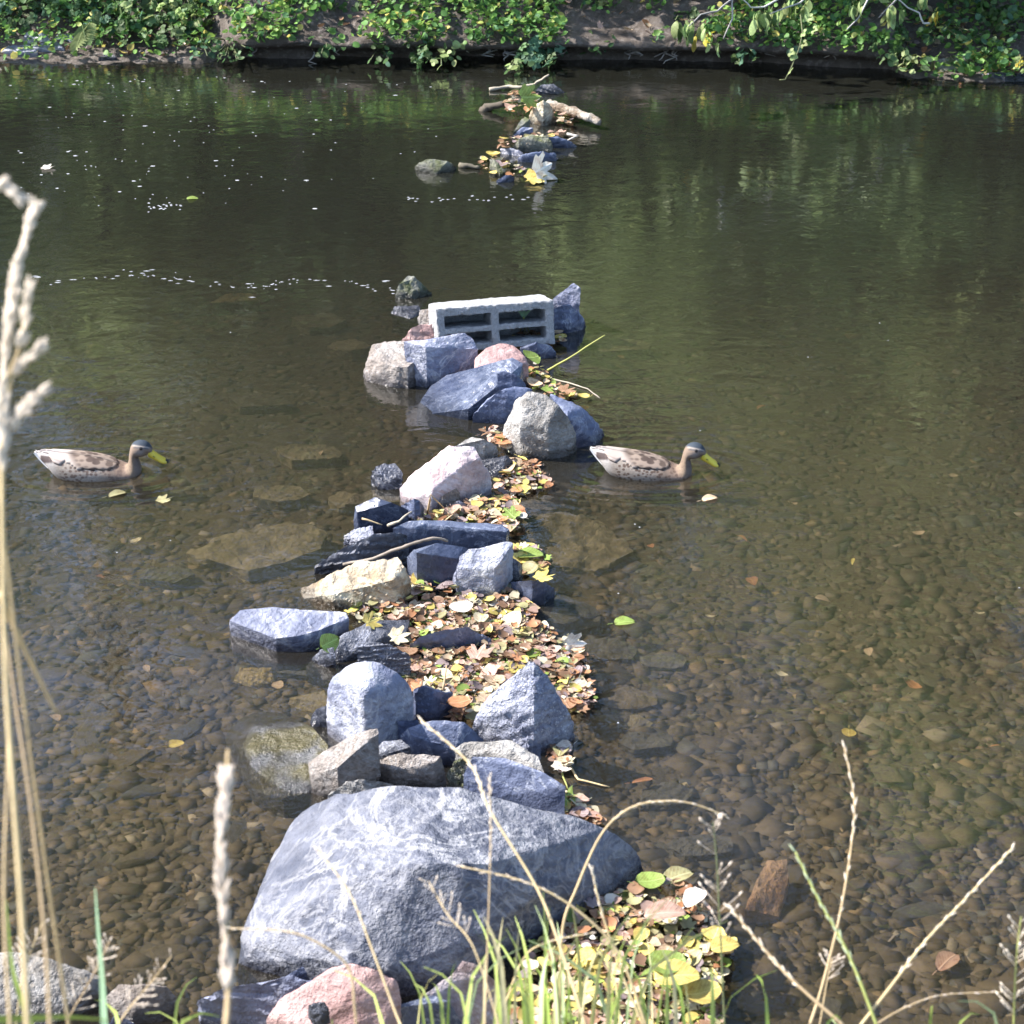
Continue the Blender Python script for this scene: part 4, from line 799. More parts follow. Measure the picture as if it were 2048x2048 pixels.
leaf_at('j', 1170, 1000, .02, .16, 'maple', 'yellow', .2, 'golden leaf under the large white far leaf', (.4, 0))
leaf_at('j', 1110, 215, .15, .2, 'maple', 'green', .7, 'green lobed leaf on top of the far leaf heap', (1.0, .2))
leaf_at('a', 1170, 630, .06, .1, 'round', 'green', .9, 'curled green leaf beside the round pink stone', (.5, .3))
leaf_at('v', 605, 1018, -.03, .07, 'long', 'rust', .3, 'small orange leaf afloat right of the leaning slab')
leaf_at('q', 1620, 900, -.06, .09, 'elm', 'pink', .8, 'reddish brown leaf sunk among the cobbles')
sunk = [(1300, 1150), (1500, 1222), (1480, 1130), (1830, 1120), (1700, 1180), (1640, 1260), (1900, 1000), (1730, 1370), (1560, 1420), (1950, 1290), (1280, 960), (1580, 1060), (1420, 1300), (560, 1440), (300, 1400), (280, 1140), (210, 1210), (640, 960), (120, 1500), (360, 1560), (1820, 1440), (1980, 1560), (1690, 1540), (1240, 760), (1520, 860)]
for k, (x, y) in enumerate(sunk):
    c = rl.choice(['tan', 'yellow', 'rust', 'pale', 'tan']); side = 'right' if x > 1150 else 'left'; p = P(x, y, -.16)
    li = rl.randrange(len(LG)); o = link('fallen_leaf', LM[li], None, None, (p.x, p.y, bed_z(p.x, p.y) + .035)); s = rl.uniform(.035, .06); o.scale = (s,) * 3; o.rotation_euler = (rl.gauss(0, .2), rl.gauss(0, .2), rl.uniform(0, 6))
    o.material_slots[0].link = 'OBJECT'; o.material_slots[0].material = LEAFM[c]
    tag(o, f'{ctext[c]} leaf sunk on the bed {side} of the dam', 'leaf', f'{ctext[c]} sunken leaves {side} of the dam')

# ------------------------------------------------------------------ twigs and log
def twig(f, pts, rad, label, mat='twig', name='twig', tip=.5, n=6, group=None):
    W_ = [P(*fr(f, x, y), z) for x, y, z in pts]; c = sum(W_, Vector()) / len(W_); mb = MB(); m = len(W_)
    out = []
    for k in range(m - 1):
        for s_ in range(4):
            q = W_[k].lerp(W_[k + 1], s_ / 4); q += Vector(noise.noise_vector(q * 40)) * rad * .5; out.append(q - c)
    out.append(W_[-1] - c)
    mb.tube(out, [rad * (1 - (1 - tip) * i / (len(out) - 1)) * (1 + .25 * noise.noise(out[i] * 60)) for i in range(len(out))], n)
    o = mb.build(name, M[mat], None, c); tag(o, label, 'twig', group); return o
twig('h', [(560, 1150, .07), (950, 1080, .12), (1250, 950, .16), (1480, 870, .18), (1720, 810, .19), (1900, 850, .17)], .0055, 'knobbly grey twig lying across the tan rock', tip=.8)
twig('h', [(1140, 650, .1), (1280, 590, .13), (1440, 470, .16)], .006, 'short forked twig on the angular blue stone')
twig('h', [(800, 560, .12), (1060, 640, .1)], .0035, 'thin straw lying against the angular blue stone', 'stem')
twig('b', [(820, 550, .02), (840, 415, .12), (950, 525, .03)], .0035, 'bent straw standing like a tent over the leaves', 'stem')
twig('i', [(780, 550, .04), (1000, 530, .05), (1180, 510, .045)], .004, 'pale straw across the leaves below the pinkish-white stone', 'stem')
twig('a', [(1270, 712, .01), (1400, 640, .08), (1640, 485, .2)], .005, 'long pale reed stalk sticking out over the water', 'stemgreen')
twig('a', [(1290, 765, .0), (1400, 790, .004), (1530, 830, .004), (1610, 890, .0)], .004, 'thin branching root trailing in the water beside the slab')
twig('g', [(1390, 1480, .01), (1440, 1620, .004)], .003, 'tiny green stem hanging from the white lobed leaf', 'stemgreen')
twig('g', [(1460, 1430, .004), (1530, 1540, .006), (1800, 1605, .004)], .0035, 'thin forked straw floating right of the leaning slab', 'stem')
twig('g', [(370, 770, .05), (400, 560, .1)], .0035, 'upright straw in the leaf drift behind the small bluish stone', 'stem')
twig('q', [(1310, 920, -.1), (1400, 800, -.09), (1540, 745, -.1)], .006, 'curved olive stick under water among the cobbles', 'twig')
twig('j', [(770, 140, .01), (950, 110, .02), (1060, 120, .03), (1200, 90, .05), (1340, 0, .12)], .012, 'long bare branch lying in the water by the far bank', 'twig')
twig('j', [(1520, 570, .05), (1620, 585, .06), (1510, 640, .02)], .008, 'small white forked stick on the far grey-blue stone', 'palebark')
twig('j', [(690, 340, .0), (800, 300, .03), (910, 280, .05)], .03, 'reddish brown rotten stick left of the far leaf heap', 'bark', tip=.6)
twig('j', [(480, 870, .01), (570, 880, .012), (670, 895, .01)], .018, 'dark striped stick behind the mossy hump', 'bark')
lg = twig('j', [(1340, 290, .06), (1450, 320, .06), (1620, 365, .055), (1740, 420, .05), (1840, 455, .04)], .032, 'peeling pale rotten log pointing right at the far dam end', 'log', name='log', tip=.6, n=14); lg["category"] = "log"
# little sprout in front of the hollow block
sp = empty('grass_sprout', P(*fr('a', 1115, 490), .02)); tag(sp, 'small green grass sprout before the concrete block', 'grass')
base = sp.location.copy()
def blade(mb, pts, w0, col=None, tilt=0.0):
    pts = [Vector(p) for p in pts]; m = len(pts); V = []; Fs = []
    for i, p in enumerate(pts):
        t = (pts[min(i + 1, m - 1)] - pts[max(i - 1, 0)]).normalized(); a = t.cross(Vector((math.sin(tilt), -math.cos(tilt), .2))).normalized()
        w_ = w0 * (1 - (i / (m - 1)) ** 1.7) + .0004; V += [p - a * w_, p + Vector((0, .3 * w_, 0)), p + a * w_]
    for i in range(m - 1):
        for s_ in (0, 1): Fs.append((i * 3 + s_, i * 3 + s_ + 1, i * 3 + s_ + 4, i * 3 + s_ + 3))
    mb.add(V, Fs, col)
for x, y in ((1050, 295), (1125, 290), (1205, 295)):
    mb = MB(); q = P(*fr('a', x, y), .17) - base; mid = P(*fr('a', 1118, 365), .11) - base
    blade(mb, [mid, mid.lerp(q, .5) + Vector((0, 0, .008)), q], .006); mb.build('blade', M['bladeblue'], sp)
mb = MB()
for x, y in ((1090, 485), (1130, 490), (1165, 495)): mb.tube([P(*fr('a', x, y), .0) - base, P(*fr('a', 1118, 365), .11) - base], .0025, 5)
mb.build('stem', M['stemgreen'], sp)

# ------------------------------------------------------------------ ducks
def catmull(vals, n):
    vals = np.array(vals, float); m = len(vals); out = []
    for u in np.linspace(0, m - 1, n):
        i = min(int(u), m - 2); t = u - i
        p0, p1, p2, p3 = vals[max(i - 1, 0)], vals[i], vals[i + 1], vals[min(i + 2, m - 1)]
        out.append(.5 * (2 * p1 + (p2 - p0) * t + (2 * p0 - 5 * p1 + 4 * p2 - p3) * t * t + (3 * p1 - p0 - 3 * p2 + p3) * t ** 3))
    return np.array(out)
DU, DW, DY0 = .0002855, .0003245, 522
KY = .454 * 3479      # how far the near flank slides down the side view for each metre of half width
def dk(x, y): return ((x - 150) * DU, (DY0 - y) * DW)
RINGS = [  # top point, bottom point (side view), half width
    ((150, 262), (158, 284), .005), ((200, 258), (215, 350), .016), ((270, 258), (290, 430), .029), ((350, 268), (350, 500), .042), ((470, 284), (450, 580), .055), ((600, 300), (580, 630), .065),
    ((750, 320), (720, 650), .071), ((900, 348), (900, 660), .072), ((1040, 388), (1080, 650), .068), ((1140, 425), (1240, 620), .059), ((1205, 450), (1365, 570), .047),
    ((1245, 432), (1412, 505), .037), ((1272, 376), (1404, 425), .030), ((1287, 308), (1388, 362), .027), ((1302, 250), (1390, 332), .027), ((1324, 200), (1435, 330), .029), ((1366, 164), (1485, 316), .031),
    ((1430, 149), (1513, 298), .030), ((1498, 164), (1530, 288), .026), ((1547, 206), (1543, 286), .020), ((1577, 252), (1550, 286), .012)]
def mixc(a, b, t): return np.array(a) * (1 - t) + np.array(b) * t
WING = [(205, 262), (330, 262), (520, 262), (700, 276), (900, 308), (1040, 352), (1150, 415), (1115, 470), (1060, 500), (850, 496), (700, 490), (600, 425), (540, 395), (470, 440), (400, 400), (330, 300), (250, 275)]
def duck_body(dark):
    n, m = 170, 64
    tp = catmull([dk(*r_[0]) for r_ in RINGS], n); bt = catmull([dk(*r_[1]) for r_ in RINGS], n); wd = catmull([(r_[2],) for r_ in RINGS], n)[:, 0]
    V = []; C = []; IX = []; top_w = {}
    for i in range(n):
        c = (tp[i] + bt[i]) / 2; a = (tp[i] - bt[i]) / 2; u = i / (n - 1) * (len(RINGS) - 1)
        for k in range(m):
            w_ = 2 * math.pi * k / m; cs, sn = math.cos(w_), math.sin(w_); ex = .86 if 3 < u < 10 else 1.0
            cs2 = math.copysign(abs(cs) ** ex, cs); sn2 = math.copysign(abs(sn) ** ex, sn)
            x, z = c[0] + a[0] * cs2, c[1] + a[1] * cs2; y = wd[i] * sn2; V.append((x, y, z))
            ix, iy = x / DU + 150, DY0 - z / DW + abs(y) * KY; IX.append((ix, iy)); m_ = 0.0
            if u > 13.4:      # head
                col = mixc((.22, .165, .125), (.30, .26, .24), math.exp(-(((ix - 1440) / 55) ** 2 + ((iy - 300) / 38) ** 2)))
                cap = sm((212 + (ix - 1400) * .16 - iy) / 34 + .5); col = mixc(col, (.045, .058, .075), cap)
                brow = math.exp(-((iy - (222 + (ix - 1450) * .16)) / 9) ** 2) * sm((ix - 1330) / 30) * sm((1560 - ix) / 30); col = mixc(col, (.42, .37, .33), .75 * brow)
                es = math.exp(-((iy - (240 + (ix - 1450) * .10)) / 8) ** 2) * sm((ix - 1345) / 30) * sm((1545 - ix) / 20); col = mixc(col, (.06, .07, .09), .9 * es)
            elif u > 10.2: col = mixc((.235, .175, .125), (.20, .165, .15), sm((ix - 1320) / 70)); m_ = .3
            elif u > 8.6: col = np.array((.235, .17, .13)); m_ = .8
            else:
                col = mixc((.35, .30, .255), (.24, .18, .14), sm((ix - 850) / 250)); m_ = 1.0
                if dark: col = col * .85
                q = sm((470 - ix) / 120); col = mixc(col, (.50, .46, .43), q); m_ *= 1 - sm((520 - ix) / 80)
                vent = sm((iy - (300 + (ix - 250) * .15)) / 20) * sm((ix - 225) / 15) * sm((400 - ix) / 25) * sm((420 - iy) / 30); col = mixc(col, (.10, .075, .07), vent)
            C.append((col[0], col[1], col[2], m_))
    Fs = []
    for i in range(n - 1):
        for k in range(m): Fs.append((i * m + k, (i + 1) * m + k, (i + 1) * m + (k + 1) % m, i * m + (k + 1) % m))
    caps = [tuple(range(m)), tuple((n - 1) * m + k for k in range(m))[::-1]]
    def colmesh(name, V_, F_, C_):
        me = bpy.data.meshes.new(name); me.from_pydata(V_, [], F_); me.update(); me.polygons.foreach_set("use_smooth", [True] * len(me.polygons))
        at = me.color_attributes.new("Col", 'FLOAT_COLOR', 'POINT'); at.data.foreach_set("color", np.array([tuple(c)[:3] + (1.0,) for c in C_], np.float32).ravel())
        am = me.attributes.new("Spot", 'FLOAT', 'POINT'); am.data.foreach_set("value", np.array([c[3] for c in C_], np.float32)); return me
    body = colmesh('body', V, Fs + caps, C)
    nrm = [v.normal.copy() for v in body.vertices]; wings = []
    for sgn in (-1, 1):
        sel = [f for f in Fs if all(V[q][1] * sgn >= -1e-6 for q in f) and inside(WING, sum(IX[q][0] for q in f) / 4, sum(IX[q][1] for q in f) / 4) and (max(f) // m) / (n - 1) * (len(RINGS) - 1) < 10.5]
        ids = sorted({q for f in sel for q in f}); mp = {q: a for a, q in enumerate(ids)}
        cnt = {}
        for f in sel:
            for q in f: cnt[q] = cnt.get(q, 0) + 1
        V2 = []; C2 = []
        for q in ids:
            ix, iy = IX[q]; lift = .0045 if cnt[q] == 4 else .0012; p = Vector(V[q]) + nrm[q] * lift; V2.append(tuple(p))
            base_ = mixc((.085, .06, .05), (.135, .10, .08), .5 + .5 * math.sin(ix * .02))
            pale = sm((640 - ix + (iy - 330) * .8) / 110) * sm((iy - 268 - (ix - 330) * .02) / 14); col = mixc(base_, (.46, .39, .34), pale)
            low = sm((iy - (330 + (ix - 330) * .32)) / 18) * sm((600 - ix) / 60); col = mixc(col, (.26, .19, .16), .75 * low)
            edge = math.exp(-((iy - (480 - max(0, 640 - ix) * .42)) / 10) ** 2) * sm((760 - ix) / 80); col = mixc(col, (.66, .60, .56), .6 * edge)
            ridge = sm((290 + max(0, ix - 500) * .10 - iy) / 10) * sm((900 - ix) / 200); col = mixc(col, (.50, .45, .43), .6 * ridge)
            if dark: col = col * .85
            C2.append((*col, sm((ix - 560) / 140)))
        wings.append(colmesh('wing', V2, [tuple(mp[q] for q in f) for f in sel], C2))
    return body, wings
def plumage(name, scall, spotcol):
    t = NT(name); at = t.n("ShaderNodeVertexColor"); at.layer_name = "Col"; am = t.n("ShaderNodeAttribute"); am.attribute_name = "Spot"; tc = t.n("ShaderNodeTexCoord"); mp = t.n("ShaderNodeMapping")
    mp.inputs["Scale"].default_value = (75, 60, 100); t.l(tc.outputs["Object"], mp.inputs[0])
    vo = t.n("ShaderNodeTexVoronoi"); vo.inputs["Scale"].default_value = scall; vo.inputs["Randomness"].default_value = .75; t.l(mp.outputs[0], vo.inputs["Vector"])
    sp_ = t.math('MULTIPLY', t.ramp(vo.outputs["Distance"], [(.34, .9), (.5, 0)]), am.outputs["Fac"])
    c = t.mix(sp_, at.outputs[0], spotcol)
    fn = t.noise(tc.outputs["Object"], 260, 4); c = t.mix(1.0, c, t.ramp(fn, [(.3, (.8, .8, .8)), (.7, (1.15, 1.15, 1.15))]), 'MULTIPLY')
    t.l(c, t.b.inputs["Base Color"]); t.b.inputs["Roughness"].default_value = .75; t.b.inputs["Specular IOR Level"].default_value = .2
    t.l(t.bump(t.noise(tc.outputs["Object"], 180, 4), .35, .003), t.b.inputs["Normal"]); return t.m
def wing_mat(name, pale):
    t = NT(name); at = t.n("ShaderNodeVertexColor"); at.layer_name = "Col"; am = t.n("ShaderNodeAttribute"); am.attribute_name = "Spot"; tc = t.n("ShaderNodeTexCoord"); mp = t.n("ShaderNodeMapping")
    mp.inputs["Scale"].default_value = (34, 40, 80); mp.inputs["Rotation"].default_value = (0, .35, 0); t.l(tc.outputs["Object"], mp.inputs[0])
    vo = t.n("ShaderNodeTexVoronoi"); vo.inputs["Scale"].default_value = 1.0; t.l(mp.outputs[0], vo.inputs["Vector"])
    c = t.mix(t.math('MULTIPLY', t.ramp(vo.outputs["Distance"], [(.45, 0), (.62, .7)]), am.outputs["Fac"]), at.outputs[0], pale)
    t.l(c, t.b.inputs["Base Color"]); t.b.inputs["Roughness"].default_value = .7; t.b.inputs["Specular IOR Level"].default_value = .2
    t.l(t.bump(vo.outputs["Distance"], .3, .004), t.b.inputs["Normal"]); return t.m
M['duckbill'] = simple('yellow_bill', (.74, .58, .07), rough=.4, var=.06); M['duckblack'] = simple('black_bill_tip', (.02, .02, .02), rough=.3, var=0)
M['eye'] = simple('dark_eye', (.012, .01, .01), rough=.08, var=0, bump=0, spec=.6); M['tailwhite'] = simple('white_tail_feather', (.80, .78, .75), rough=.8, var=.05); M['taildark'] = simple('dark_rump', (.10, .08, .075), rough=.8, var=.1)
def duck(loc, yaw, label, spots, dark, scale=1.0, group='ducks swimming'):
    root = empty('duck', loc); root.rotation_euler = (0, 0, yaw); root.scale = (scale,) * 3; tag(root, label, 'duck', group)
    body, wings = duck_body(dark); link('body', body, plumage('plumage', spots, (.15, .105, .085) if not dark else (.10, .065, .05)), root)
    for wme in wings:
        wo = link('wing', wme, wing_mat('wing_feathers', (.34, .265, .21)), root); md = wo.modifiers.new('thick', 'SOLIDIFY'); md.thickness = .003; md.offset = -1
    # bill
    n, m = 22, 20; tp = catmull([dk(1540, 225), dk(1572, 262), dk(1600, 290), dk(1650, 328), dk(1700, 362), dk(1738, 394)], n); bt = catmull([dk(1512, 338), dk(1545, 352), dk(1585, 372), dk(1635, 396), dk(1685, 415), dk(1722, 420)], n)
    wd = catmull([(.018,), (.0185,), (.0175,), (.018,), (.0195,), (.012,)], n)[:, 0]; mb = MB(); V = []; Fs = []
    for i in range(n):
        c = (tp[i] + bt[i]) / 2; a = (tp[i] - bt[i]) / 2
        for k in range(m):
            w_ = 2 * math.pi * k / m; V.append((c[0] + a[0] * math.cos(w_), wd[i] * math.sin(w_), c[1] + a[1] * math.cos(w_)))
    for i in range(n - 1):
        for k in range(m): Fs.append((i * m + k, (i + 1) * m + k, (i + 1) * m + (k + 1) % m, i * m + (k + 1) % m))
    Fs += [tuple(range(m)), tuple((n - 1) * m + k for k in range(m))[::-1]]; mb.add(V, Fs); bill = mb.build('bill', M['duckbill'], root)
    mb = MB(); mb.tube([Vector((dk(1712, 0)[0], 0, dk(0, 388)[1])), Vector((dk(1738, 0)[0], 0, dk(0, 402)[1])), Vector((dk(1748, 0)[0], 0, dk(0, 412)[1]))], [.0075, .0065, .002], 8); mb.build('bill_tip', M['duckblack'], bill)
    for s_ in (-1, 1):
        mb = MB(); c = dk(1590, 318); mb.tube([Vector((c[0] - .003, s_ * .0168, c[1] + .002)), Vector((c[0] + .004, s_ * .0178, c[1] - .001))], .0015, 6); mb.build('nostril', M['duckblack'], bill)
        bm = bmesh.new(); bmesh.ops.create_uvsphere(bm, u_segments=14, v_segments=10, radius=.0058); e_ = bpy.data.meshes.new('eye'); bm.to_mesh(e_); bm.free(); e_.polygons.foreach_set("use_smooth", [True] * len(e_.polygons))
        x, z = dk(1452, 228); link('eye', e_, M['eye'], root, (x, s_ * .0272, z + .008))
        # dark vent patch behind the wing and outer tail feathers
        mb = MB()
        for q in range(4):
            a0 = dk(330 - q * 24, 400 - q * 34); a1 = dk(146 + q * 10, 262 - q * 3)
            mb2 = MB(); pa = Vector((a0[0], s_ * (.028 - q * .004), a0[1])); pb = Vector((a1[0], s_ * (.012 - q * .002), a1[1]))
            blade(mb2, [pb.lerp(pa, u) for u in (1, .66, .33, 0)], .009, None, 0); o_ = mb2.build('tail_feather', M['tailwhite'] if q < 3 else M['taildark'], root)
    # curled undertail water trace is left to the water itself
    return root
duck(DUCKS[0], math.radians(1.5), 'mottled pale duck with yellow bill swimming alone left of the dam', .95, False)
duck(DUCKS[1], math.radians(-6), 'darker scalloped duck with yellow bill swimming right beside the dam', 1.0, True, .985)

# ------------------------------------------------------------------ foam flecks, and riffle glints built as flecks
mb = MB(); rf = random.Random(11)
def fleck(px, py, s, asp=1.0):
    p = P(px, py, .003); k = 8; V = [(p.x, p.y, .0025)]; ph = rf.random() * 6
    for j in range(k):
        a = 2 * math.pi * j / k; q = s * rf.uniform(.7, 1.2); V.append((p.x + q * math.cos(a) * asp, p.y + q * math.sin(a) * .8, .001))
    mb.add(V, [(0, 1 + j, 1 + (j + 1) % k) for j in range(k)])
for k in range(150):
    px = rf.uniform(0, 900); py = 150 + rf.random() ** 1.2 * 270
    if rf.random() < .4: px *= .75
    fleck(px, py, rf.choice([.0022, .0025, .003, .0035, .004, .007]), rf.uniform(1.1, 2.0))
for k in range(110):  # sky glints on the riffle, laid down as pale streaky flecks
    px = rf.uniform(60, 830); py = 552 + (px - 60) / 770 * 22 + rf.gauss(0, 6) + 10 * math.sin(px / 60)
    if rf.random() < .5 and math.sin(px / 38) < 0: continue
    fleck(px, py, rf.choice([.0012, .0015, .002, .0026]), rf.uniform(2, 8))
for k in range(22): fleck(rf.gauss(330, 18), rf.gauss(413, 4), .0035, 2)
for k in range(26): fleck(rf.uniform(800, 1060), 398 + rf.gauss(0, 4), .0022, 4)
for k in range(14): fleck(rf.uniform(0, 2048), rf.uniform(640, 1500), .0025, 1.2)
o = mb.build('foam', M['foam']); tag(o, 'white foam flecks drifting on the stream, and riffle glints made as flecks', 'foam', None, 'stuff')

# ------------------------------------------------------------------ far bank plants
def multi_leaf(kind, seed):   # one compound or lobed leaf as a single mesh, about 1 long
    r_ = random.Random(seed); mb_ = MB()
    specs = dict(bramble=[(0, 1.0, (.1, 0)), (1.25, .85, (0, .05)), (-1.25, .85, (0, -.05))], five=[(0, 1, (.1, 0)), (.9, .9, (.05, .05)), (-.9, .9, (.05, -.05)), (1.9, .7, (0, .04)), (-1.9, .7, (0, -.04))],
                 lobed=[(0, 1.1, (-.25, 0)), (.85, .8, (-.2, .08)), (-.85, .8, (-.2, -.08)), (1.7, .55, (-.2, .1)), (-1.7, .55, (-.2, -.1))], single=[(0, 1.5, (0, 0))])[kind]
    for a, s_, (ox, oy) in specs:
        V_, T_ = leaf_geo('round' if kind in ('bramble', 'lobed') else 'ovate', r_.randrange(10 ** 6)); V_ = V_ * .62 * s_; V_[:, 0] += .31 * s_; ca, sa = math.cos(a), math.sin(a)
        W_ = np.stack([V_[:, 0] * ca - V_[:, 1] * sa + ox, V_[:, 0] * sa + V_[:, 1] * ca + oy, V_[:, 2] - .25 * V_[:, 0] ** 2], 1)
        mb_.add(W_, [tuple(t_) for t_ in T_])
    return mb_.mesh('leaf')
PLM = {(k, s_): multi_leaf(k, 300 + 7 * s_ + len(k)) for k in ('bramble', 'five', 'lobed', 'single') for s_ in range(3)}
for me in PLM.values(): me.materials.append(M['leafmid'])
rp = random.Random(31)
def bank_depth(px, py):
    X = P(px, 120).x; e_ = far_edge(X); c = P(px, 130, 0); t = (c - CAM).dot(FWD); return t + (e_ - c.y) * .9 + max(0, (130 - py)) / 130 * .5
def plant(px, py, w_, h_, nleaf, kind, mats, size, label, cat='plant', group=None, front=.12):
    D0 = bank_depth(px, py); root = empty('bank_plant', PD(px, min(py + h_ * .5, 132), D0 + .02)); tag(root, label, cat, group); b0 = root.location.copy(); mbs = MB()
    nleaf = int(nleaf * 1.35)
    for k in range(nleaf):
        a = rp.random() * 6.28; q = math.sqrt(rp.random()); x, y = px + math.cos(a) * q * w_, py + math.sin(a) * q * h_
        p = PD(x, y, bank_depth(x, y) - rp.uniform(.08, front + .2)) - b0
        me = PLM[(kind, rp.randrange(3))]; o_ = link('leaf', me, None, root, p); s_ = size * rp.uniform(.6, 1.15); o_.scale = (s_,) * 3
        o_.rotation_euler = Euler((rp.gauss(.75, .35), rp.gauss(.15, .35), rp.uniform(-2.4, 2.4) - 1.57), 'XYZ')
        o_.material_slots[0].link = 'OBJECT'; o_.material_slots[0].material = M[rp.choice(mats)]
        if k % 3 == 0: mbs.tube([Vector((0, .08, 0)) + Vector((rp.gauss(0, .04), 0, 0)), p * .5 + Vector((0, .03, .04)), p], .0035, 5)
    mbs.build('stem', M['darkstem'], root); return root
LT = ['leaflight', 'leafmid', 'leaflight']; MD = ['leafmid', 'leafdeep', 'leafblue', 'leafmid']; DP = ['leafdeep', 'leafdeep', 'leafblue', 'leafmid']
G = 'leafy plants on the far bank'
plant(20, 25, 60, 40, 22, 'lobed', MD, .085, 'dark lobed-leaf shrub at the corner of the far bank', 'shrub', G)
plant(190, 15, 70, 35, 26, 'lobed', MD, .09, 'lobed-leaf shrub above the fern on the far bank', 'shrub', G)
plant(250, 45, 60, 40, 24, 'lobed', DP, .095, 'shady broad-leaved shrub behind the fern', 'shrub', G)
plant(370, 20, 80, 35, 30, 'lobed', LT, .095, 'sunlit yellow-green lobed shrub hanging over the far bank', 'shrub', G)
plant(330, 62, 55, 30, 22, 'lobed', MD, .09, 'green lobed shrub below the sunlit yellow-green one', 'shrub', G)
plant(400, 88, 30, 30, 16, 'single', MD, .055, 'small upright green weed at the far waterline', 'plant', G)
plant(460, 95, 45, 28, 40, 'single', ['leafmid', 'leafdeep'], .04, 'mossy grass-like tussock at the far waterline', 'plant', G)
plant(540, 20, 50, 30, 16, 'lobed', DP, .07, 'dark sprigs above the bare patch of far bank', 'shrub', G)
plant(650, 22, 55, 32, 28, 'lobed', LT, .075, 'bright green sprays with yellow leaves over the undercut', 'shrub', G)
plant(650, 65, 30, 30, 18, 'single', MD, .055, 'small dark sprig hanging to the undercut rim', 'plant', G)
plant(720, 20, 50, 35, 26, 'lobed', LT, .075, 'light green foliage right of the yellow leaves', 'shrub', G)
plant(790, 30, 50, 35, 28, 'bramble', MD, .08, 'bramble with round dark leaflets in mid bank', 'bramble', G)
plant(850, 60, 50, 40, 26, 'bramble', DP, .08, 'shaded bramble below the round-leaved one', 'bramble', G)
plant(880, 95, 42, 36, 30, 'single', LT, .06, 'leafy green balsam-like plant reaching the water in mid bank', 'plant', G)
plant(760, 105, 25, 24, 16, 'single', MD, .055, 'little green plant trailing at the undercut left of the balsam', 'plant', G)
plant(840, 115, 25, 18, 14, 'bramble', MD, .06, 'low bramble spray touching the water under the balsam', 'bramble', G)
plant(980, 25, 60, 35, 26, 'bramble', DP, .085, 'bramble with yellowing top leaves right of the balsam', 'bramble', G)
plant(1060, 50, 55, 40, 26, 'five', ['leafblue', 'leafdeep', 'leafmid'], .095, 'bluish green bramble with large fingered leaves', 'bramble', G)
plant(1080, 105, 42, 34, 20, 'five', ['leafblue', 'leafmid'], .09, 'fingered bramble arching down to the far end of the dam', 'bramble', G)
plant(1035, 128, 28, 24, 16, 'single', ['leafmid', 'leaflight'], .055, 'light sprig hanging before the far end of the dam', 'plant', G)
plant(1185, 85, 18, 30, 12, 'single', MD, .055, 'thin weed at the foot of the bare earth', 'plant', G)
plant(1225, 85, 14, 18, 8, 'single', MD, .05, 'tiny weed right of the thin weed on bare earth', 'plant', G)
plant(1400, 20, 60, 30, 26, 'bramble', DP, .08, 'dim foliage behind the drooping branch', 'bramble', G)
plant(1450, 60, 45, 40, 24, 'bramble', ['leafblue', 'leafdeep'], .08, 'bluish bramble in shade behind the drooping leaves', 'bramble', G)
plant(1490, 110, 30, 14, 9, 'bramble', ['leafmid', 'leafblue'], .08, 'pair of green three-part leaves over the dark waterline', 'bramble', G)
plant(1590, 70, 40, 30, 20, 'bramble', MD, .07, 'trailing bramble on the shaded right bank', 'bramble', G)
plant(1650, 40, 40, 30, 20, 'bramble', DP, .075, 'dim bramble above the pale roots', 'bramble', G)
plant(1770, 80, 40, 42, 34, 'bramble', ['leafmid', 'leafdeep', 'leafmid'], .075, 'dense bramble curtain left of the mossy far rock', 'bramble', G)
plant(1815, 120, 38, 24, 22, 'single', LT, .055, 'light green strappy weeds beside the mossy far rock', 'plant', G)
plant(1880, 55, 60, 40, 26, 'single', MD, .06, 'fine green plants above the mossy far rock', 'plant', G)
plant(1990, 60, 60, 40, 28, 'single', MD, .07, 'green undergrowth at the right end of the far bank', 'plant', G)
plant(1960, 10, 80, 25, 30, 'lobed', DP, .08, 'dark leaves overhanging the right end of the far bank', 'shrub', G)
plant(2040, 130, 14, 14, 8, 'lobed', ['leafyellow', 'leaflight'], .06, 'yellow-leaved sprig at the right edge of the far shore', 'plant', G)
plant(1425, 72, 22, 14, 9, 'lobed', ['leafyellow'], .075, 'yellow leaves hanging under the drooping branch', 'plant', G)
plant(985, 25, 14, 12, 5, 'lobed', ['leafyellow'], .09, 'single bright yellow lobed spray high on the mid bank', 'plant', G)
for k in range(17):
    px = -20 + k * 78; kind = ('lobed', 'bramble', 'lobed', 'single')[k % 4]
    plant(px, rp.uniform(-14, 14), 55, 26, 20, kind, (LT, MD, MD, DP)[k % 4], .08, ['yellow-green', 'mid green', 'soft green', 'dark green'][k % 4] + ' leaves on the upper far bank ' + ('over the pale shore stones' if px < 300 else 'over the bare left lip' if px < 620 else 'above the balsam plant' if px < 920 else 'over the far dam end' if px < 1160 else 'over the bare earth'), 'shrub', 'leaves along the top of the far bank', front=.2)
for k in range(9):
    px = rp.uniform(480, 1000); plant(px, rp.uniform(40, 95), 34, 24, 16, ('single', 'bramble')[k % 2], (MD, DP)[k % 2], .06, ('small-leaved weed', 'small bramble')[k % 2] + ' on the far bank face ' + ('near the bare left lip' if px < 570 else 'under the yellow leaves' if px < 690 else 'under the light green foliage' if px < 780 else 'behind the balsam plant' if px < 900 else 'beside the fingered bramble'), 'plant', 'weeds on the middle bank face', front=.15)
